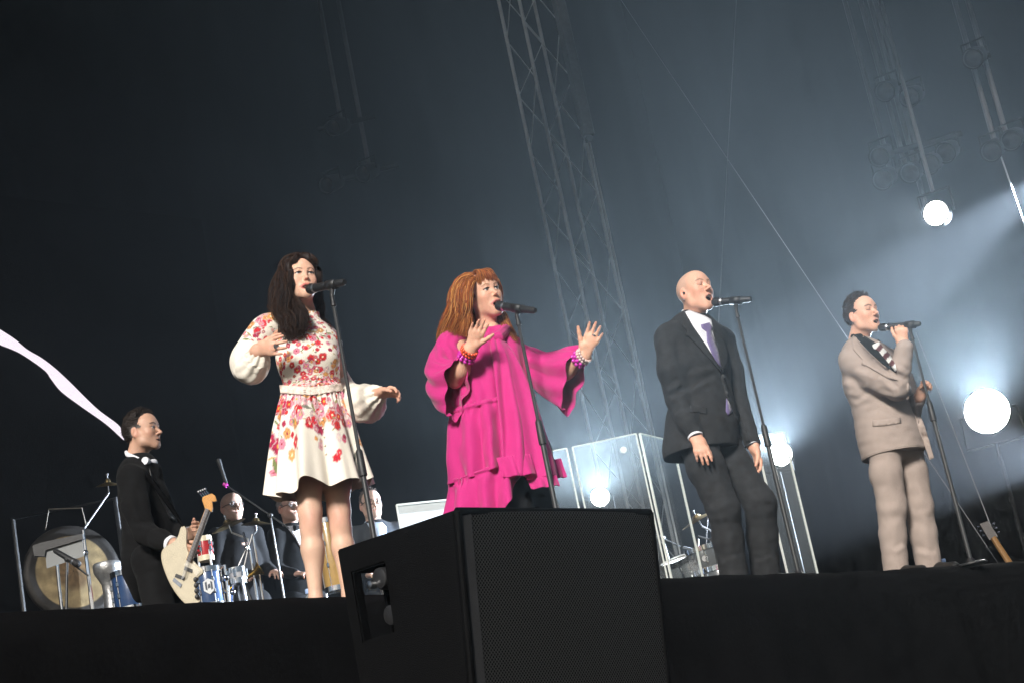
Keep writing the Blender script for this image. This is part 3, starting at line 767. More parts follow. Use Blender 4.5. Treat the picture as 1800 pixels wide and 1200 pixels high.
def build_floral_singer():
    y = 8.3; base = Q(575, 1066, y); base[2] = STAGE_Z
    t = thing('person', 'long dark haired singer in a cream dress printed with red flowers', 'person', base)
    skin = (0.66, 0.38, 0.27)
    R = frame(27, 6, 3); c = Q(527, 494, y - 0.02); neck = Q(541, 556, y + 0.03)
    hd = head(c, R, neck, dict(open=0.45, female=True, skin=(0.70, 0.42, 0.30), lips=(0.50, 0.10, 0.10), brow=(0.10, 0.055, 0.04), smile=1.0, neck_r=0.047, scale=0.93))
    # hands
    wr = Q(452, 616, y - 0.22); el = Q(426, 648, y - 0.03)
    h1 = hand(wr, Q(495, 606, y - 0.30) - wr, Q(462, 585, y - 0.26) - wr, Q(470, 640, y + 0.1) - wr, L=0.175, curl=(10, 14, 18, 14), spread=9, thumb=(0.8, 0.45, 0.5), elbow=el, wr=0.023, er=0.036, skin=skin)
    wl = Q(664, 692, y - 0.10); el2 = Q(622, 712, y + 0.09)
    h2 = hand(wl, Q(716, 684, y - 0.16) - wl, Q(690, 670, y - 0.2) - wl, Q(690, 730, y - 0.12) - wl, L=0.165, curl=(26, 30, 34, 38), spread=8, thumb=(0.85, 0.4, 0.35), elbow=el2, wr=0.023, er=0.036, skin=skin)
    hip = Q(553, 770, y)
    ankle_z = 0.09
    kR, kL = Q(546, 916, y - 0.04), Q(597, 914, y + 0.05)
    aR = Q(552, 1046, y - 0.02); aR[2] = STAGE_Z + 0.08; aL = Q(611, 1040, y + 0.07); aL[2] = STAGE_Z + 0.08
    lg = Vol(np.array([base[0] - 0.45, y - 0.4, STAGE_Z - 0.02]), np.array([base[0] + 0.45, y + 0.45, STAGE_Z + 1.5]), 0.007)
    for (hp, k, a, s) in ((Q(537, 780, y - 0.03), kR, aR, -1), (Q(586, 780, y + 0.04), kL, aL, 1)):
        mid = (hp + k) / 2; calf = k + (a - k) * 0.30
        lg.cone(hp, mid, 0.076, 0.064, 0.03); lg.cone(mid, k + (hp - k) * 0.12, 0.064, 0.050, 0.03)
        lg.cone(k + (hp - k) * 0.12, k + (a - k) * 0.08, 0.049, 0.045, 0.03)
        lg.ell(k + np.array([0.008, -0.030, 0.0]), (0.030, 0.026, 0.040), 0.02)
        lg.cone(k + (a - k) * 0.08, calf, 0.045, 0.046, 0.03)
        lg.ell(calf + np.array([0, 0.022, 0.0]), (0.042, 0.040, 0.10), 0.03)
        lg.cone(calf, a + (k - a) * 0.15, 0.045, 0.029, 0.03); lg.cone(a + (k - a) * 0.15, a, 0.029, 0.032, 0.02)
        lg.cone(a + np.array([0, 0.03, -0.03]), a + np.array([0.06, -0.10, -0.052]), 0.036, 0.028, 0.03)
    lg.cone(Q(540, 775, y), Q(582, 775, y), 0.085, 0.085, 0.04); lg.cone(hip, Q(546, 690, y), 0.10, 0.085, 0.04, sq=(R[:, 1], 0.75))
    lg.cone(Q(546, 690, y), Q(543, 612, y + 0.02), 0.09, 0.10, 0.04, sq=(R[:, 1], 0.7)); lg.cone(Q(543, 612, y + 0.03), neck, 0.075, 0.04, 0.03, sq=(R[:, 1], 0.7))
    V, F = lg.mesh(); C = np.tile(np.asarray((0.70, 0.45, 0.33)), (len(V), 1)) * (1 + 0.05 * noise3(V, 9, 4))[:, None]
    for k in (kR, kL): C = mixc(C, (0.58, 0.27, 0.20), 0.55 * np.exp(-(np.linalg.norm((V - k - (0, -0.05, 0.0)) / (0.05, 0.06, 0.055), axis=1)) ** 2))
    up = limbs([([Q(470, 585, y), Q(440, 620, y - 0.02), el], [0.045, 0.043, 0.036]), ([Q(577, 602, y + 0.11), Q(592, 660, y + 0.16), el2], [0.045, 0.042, 0.036]), ([Q(470, 585, y), Q(540, 590, y + 0.05), Q(577, 602, y + 0.11)], [0.045, 0.045, 0.045])], skin=skin)
    body([hd, h1, h2, (V, F, C), up], t)
    # dress: one cloth from collar to hem
    MT['floral'] = mat('floral', attr=True, rough=0.85, var=0.04, vscale=9, bump=0.12, bscale=260, sheen=0.1, spec=0.2)
    sd_ = R[:, 0] * -1; sd_ = unit([sd_[0], sd_[1], 0])      # towards her left
    path = [Q(543, 553, y + 0.03), Q(542, 566, y + 0.03), Q(540, 580, y + 0.03), Q(540, 600, y + 0.02), Q(542, 630, y), Q(545, 660, y), Q(547, 679, y), Q(548, 695, y), Q(552, 740, y), Q(558, 800, y), Q(566, 862, y)]
    rad = [(0.050, 0.050), (0.062, 0.058), (0.125, 0.075), (0.155, 0.100), (0.148, 0.118), (0.138, 0.108), (0.137, 0.103), (0.145, 0.112), (0.176, 0.140), (0.203, 0.165), (0.230, 0.185)]
    def fold(th, tt):
        w = np.clip((tt - 0.66) / 0.34, 0, 1)
        pl = 0.026 * w * (np.cos(9 * th + 0.6 + 0.9 * np.sin(2 * th)) + 0.5 * np.cos(5 * th + 1.9)) + 0.010 * w ** 2 * np.cos(17 * th + 1)
        b = np.exp(-((tt - 0.665) / 0.02) ** 2)
        g = 0.004 * np.cos(40 * th) * np.exp(-((tt - 0.72) / 0.05) ** 2) + 0.003 * np.cos(33 * th + 1) * np.exp(-((tt - 0.62) / 0.04) ** 2)
        ch = 0.026 * np.exp(-((tt - 0.44) / 0.07) ** 2) * (np.exp(-((th - 2.1) / 0.42) ** 2) + np.exp(-((th - 1.05) / 0.42) ** 2))
        return pl + 0.006 * b + g + ch + 0.004 * np.sin(th * 3 + tt * 25) * (tt > 0.3) * (tt < 0.62)
    V, F, th, tt = loft(path, rad, sd_, 380, 300, fold, horizontal=True)
    # uneven hem
    w = np.clip((tt - 0.66) / 0.34, 0, 1); V[:, 2] += w ** 2 * (0.006 * np.cos(3 * th + 0.4) + 0.012 * np.cos(5 * th + 2.2) + 0.012 * np.cos(9 * th + 0.6 + 0.9 * np.sin(2 * th)))
    hgt = tt * 0.95
    uu = th * 0.17
    def dens(u, v):
        tq = v / 0.95
        return 0.34 if tq < 0.56 else (0.75 if tq < 0.74 else max(0.0, 1 - (tq - 0.74) / 0.21) * 0.95)
    C = floral(uu, hgt, dens, 11, 4200)
    C = np.where((np.abs(tt - 0.665) < 0.012)[:, None] & (np.cos(th * 6) > -0.9)[:, None], C * 0.75 + 0.2 * np.asarray((0.8, 0.7, 0.6)), C)
    dress = obj('dress', V, F, MT['floral'], t, colr=C)
    MT['pearl'] = mat('pearl', (0.75, 0.66, 0.55), 0.3)
    bv = bvh_of(V, F)
    for py in range(572, 800, 15):
        hx = 549 + (py - 572) * 0.105; u = unit(ray(hx, py)); hit = bv.ray_cast(Vector(CAM), Vector(u))
        if hit[0] is not None: MB().sphere(np.array(hit[0]) - u * 0.002, 0.0055, 5).build('button', MT['pearl'], dress)
    decal('belt', [(491, 676), (545, 680), (601, 673), (602, 686), (546, 694), (493, 690)], bv, 0.006, mat('belt', (0.74, 0.62, 0.54), 0.8, var=0.25, vscale=60), dress, 0.004)
    # sleeves: printed above, cream and puffed below
    def slv(path, rad, sd, seed, printed, cuff_n):
        P = crom(path, 24); Rr = crom(rad, 24)[:, 0]
        v = Vol(P.min(0) - 0.14, P.max(0) + 0.14, 0.004); v.chain(list(P), list(Rr), 0.02)
        V, F = v.mesh(); V = smooth_mesh(V, F, 2, 0.5)
        dd = np.linalg.norm(V[:, None, :] - P[None, :, :], axis=2) - Rr[None, :] * 0.6; k = dd.argmin(1); tt = k / 23.0
        T = np.gradient(P, axis=0); T /= np.linalg.norm(T, axis=1)[:, None]; q = V - P[k]; Tk = T[k]
        A = np.cross(Tk, sd); A /= np.linalg.norm(A, axis=1)[:, None]; B = np.cross(Tk, A); th = np.arctan2((q * A).sum(1), (q * B).sum(1))
        N = vnormals(V, F)
        soft = np.clip((tt - 0.35) * 3, 0, 1)
        V = V + N * (soft * (0.004 * np.cos(9 * th) * np.clip((tt - 0.6) * 3, 0, 1) + 0.008 * noise3(V * (1, 1, 0.35), 6, seed) + 0.003 * noise3(V * (1, 0.8, 0.3), 15, seed + 3)))[:, None]
        seg = np.linalg.norm(np.diff(P, axis=0), axis=1).mean(); tc = tt * 23 * seg + (q * Tk).sum(1)
        C = floral(th * 0.062, tc, lambda u, v: 0.9 if v < printed * 23 * seg else 0.0, seed, 420)
        return obj('sleeve', V, F, MT['floral'], t, colr=C)
    slv([Q(492, 572, y + 0.03), Q(470, 577, y + 0.01), Q(455, 592, y - 0.01), Q(442, 612, y - 0.02), Q(430, 636, y - 0.05), Q(438, 648, y - 0.11), Q(450, 640, y - 0.16), Q(457, 620, y - 0.205)],
        [(0.05, 0.05), (0.062, 0.062), (0.058, 0.058), (0.060, 0.06), (0.064, 0.06), (0.066, 0.06), (0.058, 0.058), (0.030, 0.028)], R[:, 1], 21, 0.43, 0)
    slv([Q(563, 588, y + 0.08), Q(577, 600, y + 0.11), Q(582, 625, y + 0.15), Q(590, 660, y + 0.17), Q(612, 695, y + 0.14), Q(633, 710, y + 0.05), Q(651, 705, y - 0.04), Q(666, 692, y - 0.09)],
        [(0.04, 0.04), (0.054, 0.054), (0.050, 0.050), (0.052, 0.050), (0.064, 0.060), (0.080, 0.072), (0.068, 0.064), (0.026, 0.026)], R[:, 1], 22, 0.40, 0)
    # hair
    dark = [(0.013, 0.006, 0.004), (0.022, 0.010, 0.006), (0.008, 0.004, 0.003), (0.040, 0.018, 0.009)]
    def G(*p): return [Q(a, b, y + d) for a, b, d in p]
    gs = [(G((528, 462, 0.0), (506, 470, -0.06), (499, 498, -0.085), (501, 535, -0.10), (508, 570, -0.12), (512, 598, -0.12)), [0.012, 0.022, 0.03, 0.036, 0.042, 0.024]),
          (G((526, 461, 0.02), (503, 470, 0.0), (490, 500, -0.02), (490, 535, -0.05), (498, 570, -0.09), (516, 600, -0.12)), [0.012, 0.026, 0.034, 0.034, 0.036, 0.024]),
          (G((528, 461, -0.02), (511, 472, -0.085), (508, 500, -0.095), (515, 530, -0.09), (530, 562, -0.11), (531, 598, -0.13)), [0.010, 0.018, 0.022, 0.026, 0.034, 0.024]),
          (G((524, 460, 0.06), (500, 472, 0.06), (487, 510, 0.05), (486, 548, 0.03), (496, 575, -0.02), (505, 592, -0.08)), [0.012, 0.034, 0.036, 0.034, 0.03, 0.02]),
          (G((530, 461, 0.03), (546, 472, 0.03), (556, 500, 0.06), (557, 530, 0.07), (566, 560, 0.06), (578, 586, 0.03)), [0.010, 0.020, 0.022, 0.024, 0.026, 0.016]),
          (G((528, 460, 0.08), (540, 475, 0.12), (546, 510, 0.14), (550, 540, 0.14), (560, 570, 0.12), (570, 590, 0.1)), [0.012, 0.034, 0.04, 0.036, 0.03, 0.02]),
          (G((526, 460, 0.08), (518, 475, 0.14), (515, 510, 0.15), (515, 545, 0.13), (520, 575, 0.1), (525, 590, 0.08)), [0.02, 0.045, 0.05, 0.045, 0.04, 0.03])]
    for x in (-1, 1): gs.append(([c + R @ np.array(p) for p in ((x * 0.003, 0.062, 0.104), (x * 0.030, 0.068, 0.092), (x * 0.056, 0.060, 0.055), (x * 0.068, 0.040, 0.0), (x * 0.074, 0.02, -0.05))], [0.014, 0.018, 0.018, 0.016, 0.014]))
    for x in (-1, 1): gs.append(([c + R @ np.array(p) for p in ((x * 0.004, 0.02, 0.119), (x * 0.040, 0.03, 0.108), (x * 0.074, 0.02, 0.06), (x * 0.082, 0.0, 0.0), (x * 0.084, -0.01, -0.06))], [0.014, 0.020, 0.022, 0.020, 0.018]))
    gs = [(p, [q * 0.84 for q in r_]) for p, r_ in gs]
    V1, F1, C1 = strands(gs, 300, dark, rad=0.0014, wave=0.020, wl=15, seed=5, segs=14, vary=0.7)
    v = Vol(c - (0.28, 0.3, 0.36), c + (0.32, 0.3, 0.2), 0.005)
    for p, r_ in gs: v.chain(list(crom(p, 12))[:9], list(crom(np.asarray(r_)[:, None], 12)[:9, 0] * np.array([.62] * 6 + [.5, .35, .2])), 0.010)
    cap = c + R @ np.array([0, -0.016, 0.032]); v.ell(cap, (0.074, 0.094, 0.083), 0.010, rot=R)
    v.ell(c + R @ np.array([0.004, 0.108, -0.032]), (0.050, 0.064, 0.084), 0.008, cut=True, rot=R)
    for x in (-1, 1): v.chain([c + R @ np.array(p) for p in ((x * 0.006, 0.070, 0.096), (x * 0.036, 0.070, 0.080), (x * 0.058, 0.056, 0.045), (x * 0.066, 0.040, 0.0))], [0.010, 0.014, 0.014, 0.012], 0.01)
    V2, F2 = v.mesh(); N = vnormals(V2, F2); V2 = V2 + N * (0.005 * noise3(V2 * (1, 1, 0.25), 26, 1) + 0.004 * noise3(V2, 14, 6))[:, None]
    V, F, C = join([(V1, F1, C1), (V2, F2, np.tile(np.asarray(dark[0]), (len(V2), 1)))])
    obj('hair', V, F, MT['hair'], t, colr=C)
    MB().lathe(wr + unit(h1[0].mean(0) - wr) * 0, unit(Q(495, 606, y - 0.3) - wr), [(0.112, 0.013), (0.116, 0.0135), (0.120, 0.013)], n=14).build('ring', MT['steel'], t)
    return t
build_floral_singer()

# ------------------------------------------------------------------ singer in the magenta tunic
def build_magenta_singer():
    y = 8.84; base = Q(925, 1030, y); base[2] = STAGE_Z
    t = thing('person', 'ginger haired singer in a loose magenta tunic with both palms raised', 'person', base)
    skin = (0.68, 0.39, 0.27)
    R = frame(38, 4, -9); c = Q(848, 520, y); neck = Q(862, 580, y + 0.03)
    hd = head(c, R, neck, dict(open=0.8, female=True, skin=(0.70, 0.40, 0.28), lips=(0.52, 0.16, 0.14), brow=(0.25, 0.12, 0.06), smile=1.0, neck_r=0.05, scale=0.98))
    wr = Q(826, 614, y - 0.28); el = Q(800, 668, y - 0.14)
    h1 = hand(wr, Q(848, 558, y - 0.34) - wr, Q(866, 590, y - 0.30) - wr, [0.5, -0.9, 0.1], L=0.172, curl=(8, 8, 10, 12), spread=6, thumb=(0.85, 0.6, 0.1), tcurl=4, elbow=el, wr=0.025, er=0.042, skin=skin)
    wl = Q(1027, 624, y - 0.16); el2 = Q(978, 664, y - 0.03)
    h2 = hand(wl, Q(1056, 562, y - 0.20) - wl, Q(1020, 590, y - 0.18) - wl, [-0.1, -1, 0.1], L=0.178, curl=(6, 6, 8, 10), spread=9, thumb=(0.8, 0.6, 0.1), tcurl=2, elbow=el2, wr=0.025, er=0.042, skin=skin)
    core = limbs([([Q(855, 600, y + 0.05), Q(870, 700, y + 0.02), Q(880, 800, y)], [0.07, 0.11, 0.13], dict(sq=(R[:, 1], 0.75))),
                  ([neck, Q(855, 600, y + 0.05)], [0.05, 0.06]),
                  ([Q(800, 615, y - 0.02), Q(790, 650, y - 0.08), el], [0.05, 0.048, 0.042]), ([Q(915, 632, y + 0.1), Q(945, 652, y + 0.05), el2], [0.04, 0.038, 0.036]),
                  ([Q(800, 615, y - 0.02), Q(860, 612, y + 0.06), Q(915, 632, y + 0.1)], [0.05, 0.05, 0.05])], skin=skin)
    body([hd, h1, h2, core], t)
    # black trousers
    b0 = STAGE_Z; v = Vol((base[0] - 0.4, y - 0.35, b0 - 0.01), (base[0] + 0.4, y + 0.4, b0 + 1.05), 0.009)
    fl, ll = Q(905, 900, y - 0.05), Q(950, 900, y + 0.08)
    for k in (fl, ll):
        a = k.copy(); a[2] = b0 + 0.05; a[0] += 0.01
        h_ = Q(890 if k is fl else 925, 800, y); v.cone(h_, k, 0.115, 0.085, 0.04); v.cone(k, a, 0.085, 0.07, 0.04); v.cone(a + (0, 0.03, -0.01), a + (0.07, -0.14, -0.018), 0.04, 0.035, 0.03)
    v.cone(Q(890, 800, y), Q(925, 800, y), 0.12, 0.12, 0.05)
    V, F = v.mesh(); obj('trousers', V, F, cloth_tint('black_trousers', (0.008, 0.008, 0.009)), t)
    MAG = cloth_tint('magenta_cloth', (0.52, 0.026, 0.19), rough=0.75, sheen=0.2, var=0.06, bump=0.15)
    sd_ = unit([-R[0, 0], -R[1, 0], 0])
    # top of the tunic down to the first seam, gathered tiers below it; each tier a cloth of its own
    def tier(path, rad, fold, nv, hem=None, name='tier'):
        V, F, th, tt = loft(path, rad, sd_, 240, nv, fold, horizontal=True)
        if hem is not None: V = hem(V, th, tt)
        V = V + vnormals(V, F) * (0.007 * noise3(V * (1, 1, 0.30), 5, 12) + 0.004 * noise3(V * (1, 1, 0.5), 11, 14))[:, None]
        return obj(name, V, F, MAG, t, solid=0.003)
    def f0(th, tt):
        return 0.014 * tt * (np.cos(5 * th + 0.5) + 0.6 * np.cos(8 * th + 2)) + 0.004 * np.cos(14 * th + 3 * tt) * tt + 0.024 * np.exp(-((tt - 0.50) / 0.16) ** 2) * (np.exp(-((th - 2.1) / 0.45) ** 2) + np.exp(-((th - 1.0) / 0.45) ** 2))
    def slant(V, th, tt, amt, ph):   # the seams run lower on her right side
        V = V.copy(); V[:, 2] += amt * np.cos(th + ph) * tt; return V
    tier([Q(862, 578, y + 0.03), Q(862, 590, y + 0.03), Q(858, 604, y + 0.03), Q(858, 630, y + 0.02), Q(862, 665, y + 0.01), Q(866, 713, y)],
         [(0.055, 0.055), (0.085, 0.075), (0.165, 0.095), (0.190, 0.125), (0.198, 0.145), (0.205, 0.160)], f0, 90, lambda V, th, tt: slant(V, th, tt, 0.035, 0.5), 'tunic_top')
    def gath(n, amp, ph):
        def f(th, tt):
            return amp * (np.cos(n * th + ph + 1.3 * np.sin(3 * th)) * (0.25 + tt) + 0.6 * np.cos(n * 0.5 * th + 1.1) * tt) + 0.006 * np.cos(38 * th + 5 * np.sin(4 * th)) * np.exp(-((tt - 0.12) / 0.16) ** 2) + 0.012 * np.exp(-((tt - 0.05) / 0.06) ** 2)
        return f
    tier([Q(866, 706, y), Q(868, 730, y), Q(872, 775, y), Q(877, 832, y)], [(0.207, 0.162), (0.226, 0.180), (0.240, 0.192), (0.252, 0.202)], gath(11, 0.022, 0.3), 80,
         lambda V, th, tt: slant(V, th, np.ones_like(tt), 0.035, 0.5) + np.stack([0 * tt, 0 * tt, tt * (0.05 * np.clip(np.cos(th - 1.0), 0, 1) ** 2)], 1))
    def hem3(V, th, tt):
        V = slant(V, th, np.ones_like(tt), 0.035, 0.5); V[:, 2] += 0.05 * np.clip(np.cos(th - 1.0), 0, 1) ** 2 + tt * (0.26 * np.clip(np.cos(th - 0.75), 0, 1) ** 1.5 + 0.018 * np.cos(7 * th + 1)); return V
    tier([Q(877, 824, y), Q(878, 845, y), Q(880, 880, y), Q(883, 915, y)], [(0.252, 0.202), (0.268, 0.216), (0.276, 0.224), (0.285, 0.232)], gath(12, 0.024, 1.7), 60, hem3)
    # long scarf panel falling from the neck down the front, ruffled at its end, and its wrap at the neck
    def panel(name, pts, wid, n=60, m=16, wav=0.012, ph=0.0):
        P = crom(pts, n); W = crom(np.asarray(wid)[:, None], n)[:, 0]; T = np.gradient(P, axis=0); T /= np.linalg.norm(T, axis=1)[:, None]
        nr = np.array([0.35, -1.0, 0.0]); A = np.cross(nr, T); A /= np.linalg.norm(A, axis=1)[:, None]; B = np.cross(T, A)
        s = np.linspace(-1, 1, m); tt = np.linspace(0, 1, n)
        V = P[:, None, :] + (W[:, None] * s[None, :])[:, :, None] * A[:, None, :] + ((wav * (0.3 + tt[:, None]) * np.cos(s[None, :] * 4.2 + 5 * tt[:, None] + ph)) - 0.02 * s[None, :] ** 2)[:, :, None] * B[:, None, :]
        idx = np.arange(n * m).reshape(n, m); F = np.stack([idx[:-1, :-1], idx[:-1, 1:], idx[1:, 1:], idx[1:, :-1]], -1).reshape(-1, 4)
        return obj(name, V.reshape(-1, 3), F, MAG, t, solid=0.005)
    panel('scarf_panel', [Q(872, 588, y - 0.075), Q(884, 614, y - 0.13), Q(900, 650, y - 0.155), Q(918, 700, y - 0.175), Q(935, 760, y - 0.20), Q(950, 812, y - 0.215), Q(956, 838, y - 0.22)], [0.035, 0.05, 0.058, 0.065, 0.072, 0.078, 0.082])
    panel('scarf_panel', [Q(868, 586, y - 0.07), Q(876, 610, y - 0.135), Q(884, 640, y - 0.165), Q(893, 690, y - 0.19), Q(905, 745, y - 0.215), Q(912, 792, y - 0.235), Q(918, 838, y - 0.245)], [0.02, 0.035, 0.045, 0.055, 0.065, 0.072, 0.085], ph=2.0, wav=0.02)
    def ruff(px, py, dy, w, hgt, ph):
        pts = [Q(px - w, py + 4, y + dy + 0.03), Q(px, py, y + dy), Q(px + w, py - 3, y + dy + 0.03)]
        P = crom(pts, 60); tt = np.linspace(0, 1, 18); s = np.linspace(0, 1, 60)
        out = np.array([0.35, -0.9, 0]) / 0.96
        V = P[:, None, :] + (-hgt * tt[None, :])[:, :, None] * ZR + ((0.002 * np.cos(70 * s[:, None]) * np.exp(-tt[None, :] * 6) + 0.012 * tt[None, :] * np.cos(15 * s[:, None] + ph) + 0.03 * tt[None, :]))[:, :, None] * out
        idx = np.arange(60 * 18).reshape(60, 18); F = np.stack([idx[:-1, :-1], idx[:-1, 1:], idx[1:, 1:], idx[1:, :-1]], -1).reshape(-1, 4)
        obj('ruffle', V.reshape(-1, 3), F, MAG, t, solid=0.004)
    ruff(902, 800, -0.25, 30, 0.105, 0.4); ruff(966, 808, -0.06, 20, 0.10, 2.4); ruff(952, 838, -0.225, 26, 0.055, 1.0)
    # wrap at the neck
    MB().tube([Q(846, 573, y + 0.09), Q(842, 588, y - 0.02), Q(856, 600, y - 0.09), Q(876, 592, y - 0.085), Q(890, 580, y - 0.0), Q(880, 570, y + 0.09)], [0.02, 0.026, 0.03, 0.03, 0.028, 0.02], 10).build('scarf_wrap', MAG, t)
    # bell sleeves
    def bell(path, rad, side):
        def fl(th, tt): return 0.010 * tt * np.cos(5 * th + 1) + 0.008 * tt * np.cos(9 * th + 2 * tt) + 0.004 * np.cos(3 * th + 9 * tt) * np.clip((tt - 0.1) * 4, 0, 1)
        V, F, th, tt = loft(path, rad, side, 140, 100, fl)
        obj('sleeve', V, F, MAG, t, solid=0.003)
    bell([Q(806, 596, y + 0.02), Q(792, 606, y - 0.01), Q(784, 632, y - 0.04), Q(781, 662, y - 0.10), Q(789, 680, y - 0.17), Q(802, 682, y - 0.23)],
         [(0.055, 0.055), (0.068, 0.068), (0.080, 0.080), (0.098, 0.092), (0.125, 0.080), (0.150, 0.060)], ZR * 1.0 + np.array([0.1, 0.05, 0]))
    bell([Q(908, 622, y + 0.08), Q(924, 632, y + 0.09), Q(948, 648, y + 0.05), Q(972, 658, y - 0.0), Q(992, 664, y - 0.06), Q(1008, 668, y - 0.10)],
         [(0.062, 0.055), (0.070, 0.062), (0.088, 0.066), (0.118, 0.075), (0.145, 0.075), (0.165, 0.060)], ZR * 1.0 + np.array([0.12, 0, 0]))
    # bead bracelets
    def bracelet(ctr, ax, r, cols, rows, name='bracelet'):
        ax = unit(ax); a = unit(np.cross(ax, [0.2, 0.9, 0.3])); b = np.cross(ax, a)
        for k, (cc, br) in enumerate(zip(cols, rows)):
            m = MT.setdefault('bead%s' % (cc,), mat('bead', cc, 0.18, coat=0.6))
            br_ = thing_part(name, ctr, t)
            n = int(2 * pi * r / (br * 2.05)); me = None
            for i in range(n):
                an = 2 * pi * (i + 0.5 * (k % 2)) / n; p = ctr + ax * (k - len(cols) / 2 + 0.5) * 0.0165 + r * (cos(an) * a + sin(an) * b)
                if me is None:
                    o = MB().sphere(ctr, br, 6).build('bead', m, br_); me = o.data; o.location = tuple(p - ctr)
                else:
                    o = bpy.data.objects.new('bead', me); col.objects.link(o); o.parent = br_; o.location = tuple(p - ctr)
    pk, og, wh = (0.62, 0.03, 0.42), (0.75, 0.08, 0.02), (0.72, 0.55, 0.52)
    bracelet(wr - unit(wr - el) * 0.026, wr - el, 0.037, [pk, pk, og, og], [0.0105, 0.009, 0.0075, 0.0075])
    bracelet(wl - unit(wl - el2) * 0.020, wl - el2, 0.037, [pk, pk, wh, wh], [0.0105, 0.0105, 0.0075, 0.0075])
    MB().lathe(wl + unit(Q(1056, 562, y - 0.2) - wl) * 0.105 - unit(Q(1020, 590, y) - wl) * 0.010, unit(Q(1060, 560, y - 0.2) - wl), [(0, 0.0105), (0.004, 0.011), (0.008, 0.0105)], n=14).build('ring', MT['chrome'], t)
    # hair with a fringe
    gg = [(0.32, 0.085, 0.018), (0.42, 0.15, 0.035), (0.20, 0.045, 0.012), (0.52, 0.24, 0.07), (0.12, 0.028, 0.010)]
    def G(*p): return [Q(a, b, y + d) for a, b, d in p]
    gs = [(G((846, 484, 0.02), (822, 494, -0.06), (812, 520, -0.085), (810, 548, -0.08), (803, 575, -0.07), (796, 592, -0.06)), [0.012, 0.024, 0.03, 0.034, 0.036, 0.022]),
          (G((845, 483, 0.03), (816, 492, -0.01), (800, 520, -0.03), (793, 552, -0.03), (783, 580, -0.03), (772, 602, -0.02)), [0.012, 0.03, 0.034, 0.034, 0.032, 0.018]),
          (G((845, 483, 0.05), (814, 496, 0.06), (800, 528, 0.06), (795, 560, 0.05), (788, 585, 0.04), (776, 600, 0.02)), [0.014, 0.036, 0.04, 0.04, 0.034, 0.02]),
          (G((848, 483, 0.0), (828, 497, -0.10), (822, 522, -0.105), (824, 550, -0.085), (818, 574, -0.09), (812, 592, -0.09)), [0.01, 0.018, 0.02, 0.024, 0.028, 0.018]),
          (G((850, 484, 0.02), (868, 494, 0.03), (876, 520, 0.06), (878, 550, 0.06), (888, 576, 0.02), (908, 602, -0.03)), [0.012, 0.022, 0.02, 0.024, 0.026, 0.016]),
          (G((848, 484, 0.08), (852, 500, 0.13), (856, 530, 0.14), (864, 560, 0.12), (880, 585, 0.08), (896, 600, 0.04)), [0.02, 0.05, 0.05, 0.046, 0.04, 0.025]),
          (G((846, 484, 0.08), (830, 500, 0.13), (825, 530, 0.14), (822, 560, 0.12), (818, 585, 0.1), (812, 600, 0.08)), [0.02, 0.05, 0.055, 0.05, 0.04, 0.03])]
    V1, F1, C1 = strands(gs, 330, gg, rad=0.0014, wave=0.012, wl=11, seed=15, segs=14, vary=0.6)
    fr = []
    for k in range(6):
        x = -0.045 + 0.09 * k / 5
        loc_ = lambda a, b, d: c + 0.98 * (R @ np.array([a, b, d]))
        fr.append(([loc_(x * 0.35, 0.03, 0.118), loc_(x * 0.8, 0.078, 0.096), loc_(x * 1.1, 0.096 - abs(x) * 0.35, 0.062), loc_(x * 1.25, 0.097 - abs(x) * 0.45, 0.030)], [0.012, 0.013, 0.012, 0.008]))
    V3, F3, C3 = strands(fr, 90, gg[:3] + [(0.12, 0.04, 0.015)], rad=0.0016, wave=0.003, seed=16, segs=10, vary=0.6)
    v = Vol(c - (0.32, 0.3, 0.36), c + (0.32, 0.3, 0.2), 0.005)
    for p, r_ in gs: v.chain(list(crom(p, 12))[:10], list(crom(np.asarray(r_)[:, None], 12)[:10, 0] * np.array([.62] * 7 + [.5, .35, .2])), 0.010)
    v.ell(c + R @ np.array([0, -0.016, 0.033]), (0.079, 0.099, 0.087), 0.010, rot=R)
    v.ell(c + R @ np.array([0.0, 0.106, -0.030]), (0.057, 0.064, 0.094), 0.008, cut=True, rot=R)
    V2, F2 = v.mesh(); N = vnormals(V2, F2); V2 = V2 + N * (0.005 * noise3(V2 * (1, 1, 0.25), 26, 1) + 0.004 * noise3(V2, 14, 6))[:, None]
    C2 = np.tile(np.asarray(gg[2]), (len(V2), 1)) * (0.8 + 0.4 * noise3(V2 * (1, 1, 0.3), 30, 2))[:, None]
    V, F, C = join([(V1, F1, C1), (V2, F2, C2), (V3, F3, C3)])
    obj('hair', V, F, MT['hair'], t, colr=np.clip(C, 0.005, 1))
    return t
def thing_part(name, loc, parent):
    o = bpy.data.objects.new(name, None); col.objects.link(o); o.empty_display_size = 0.05
    o.location = tuple(np.asarray(loc) - wloc(parent)); o.parent = parent; return o
build_magenta_singer()

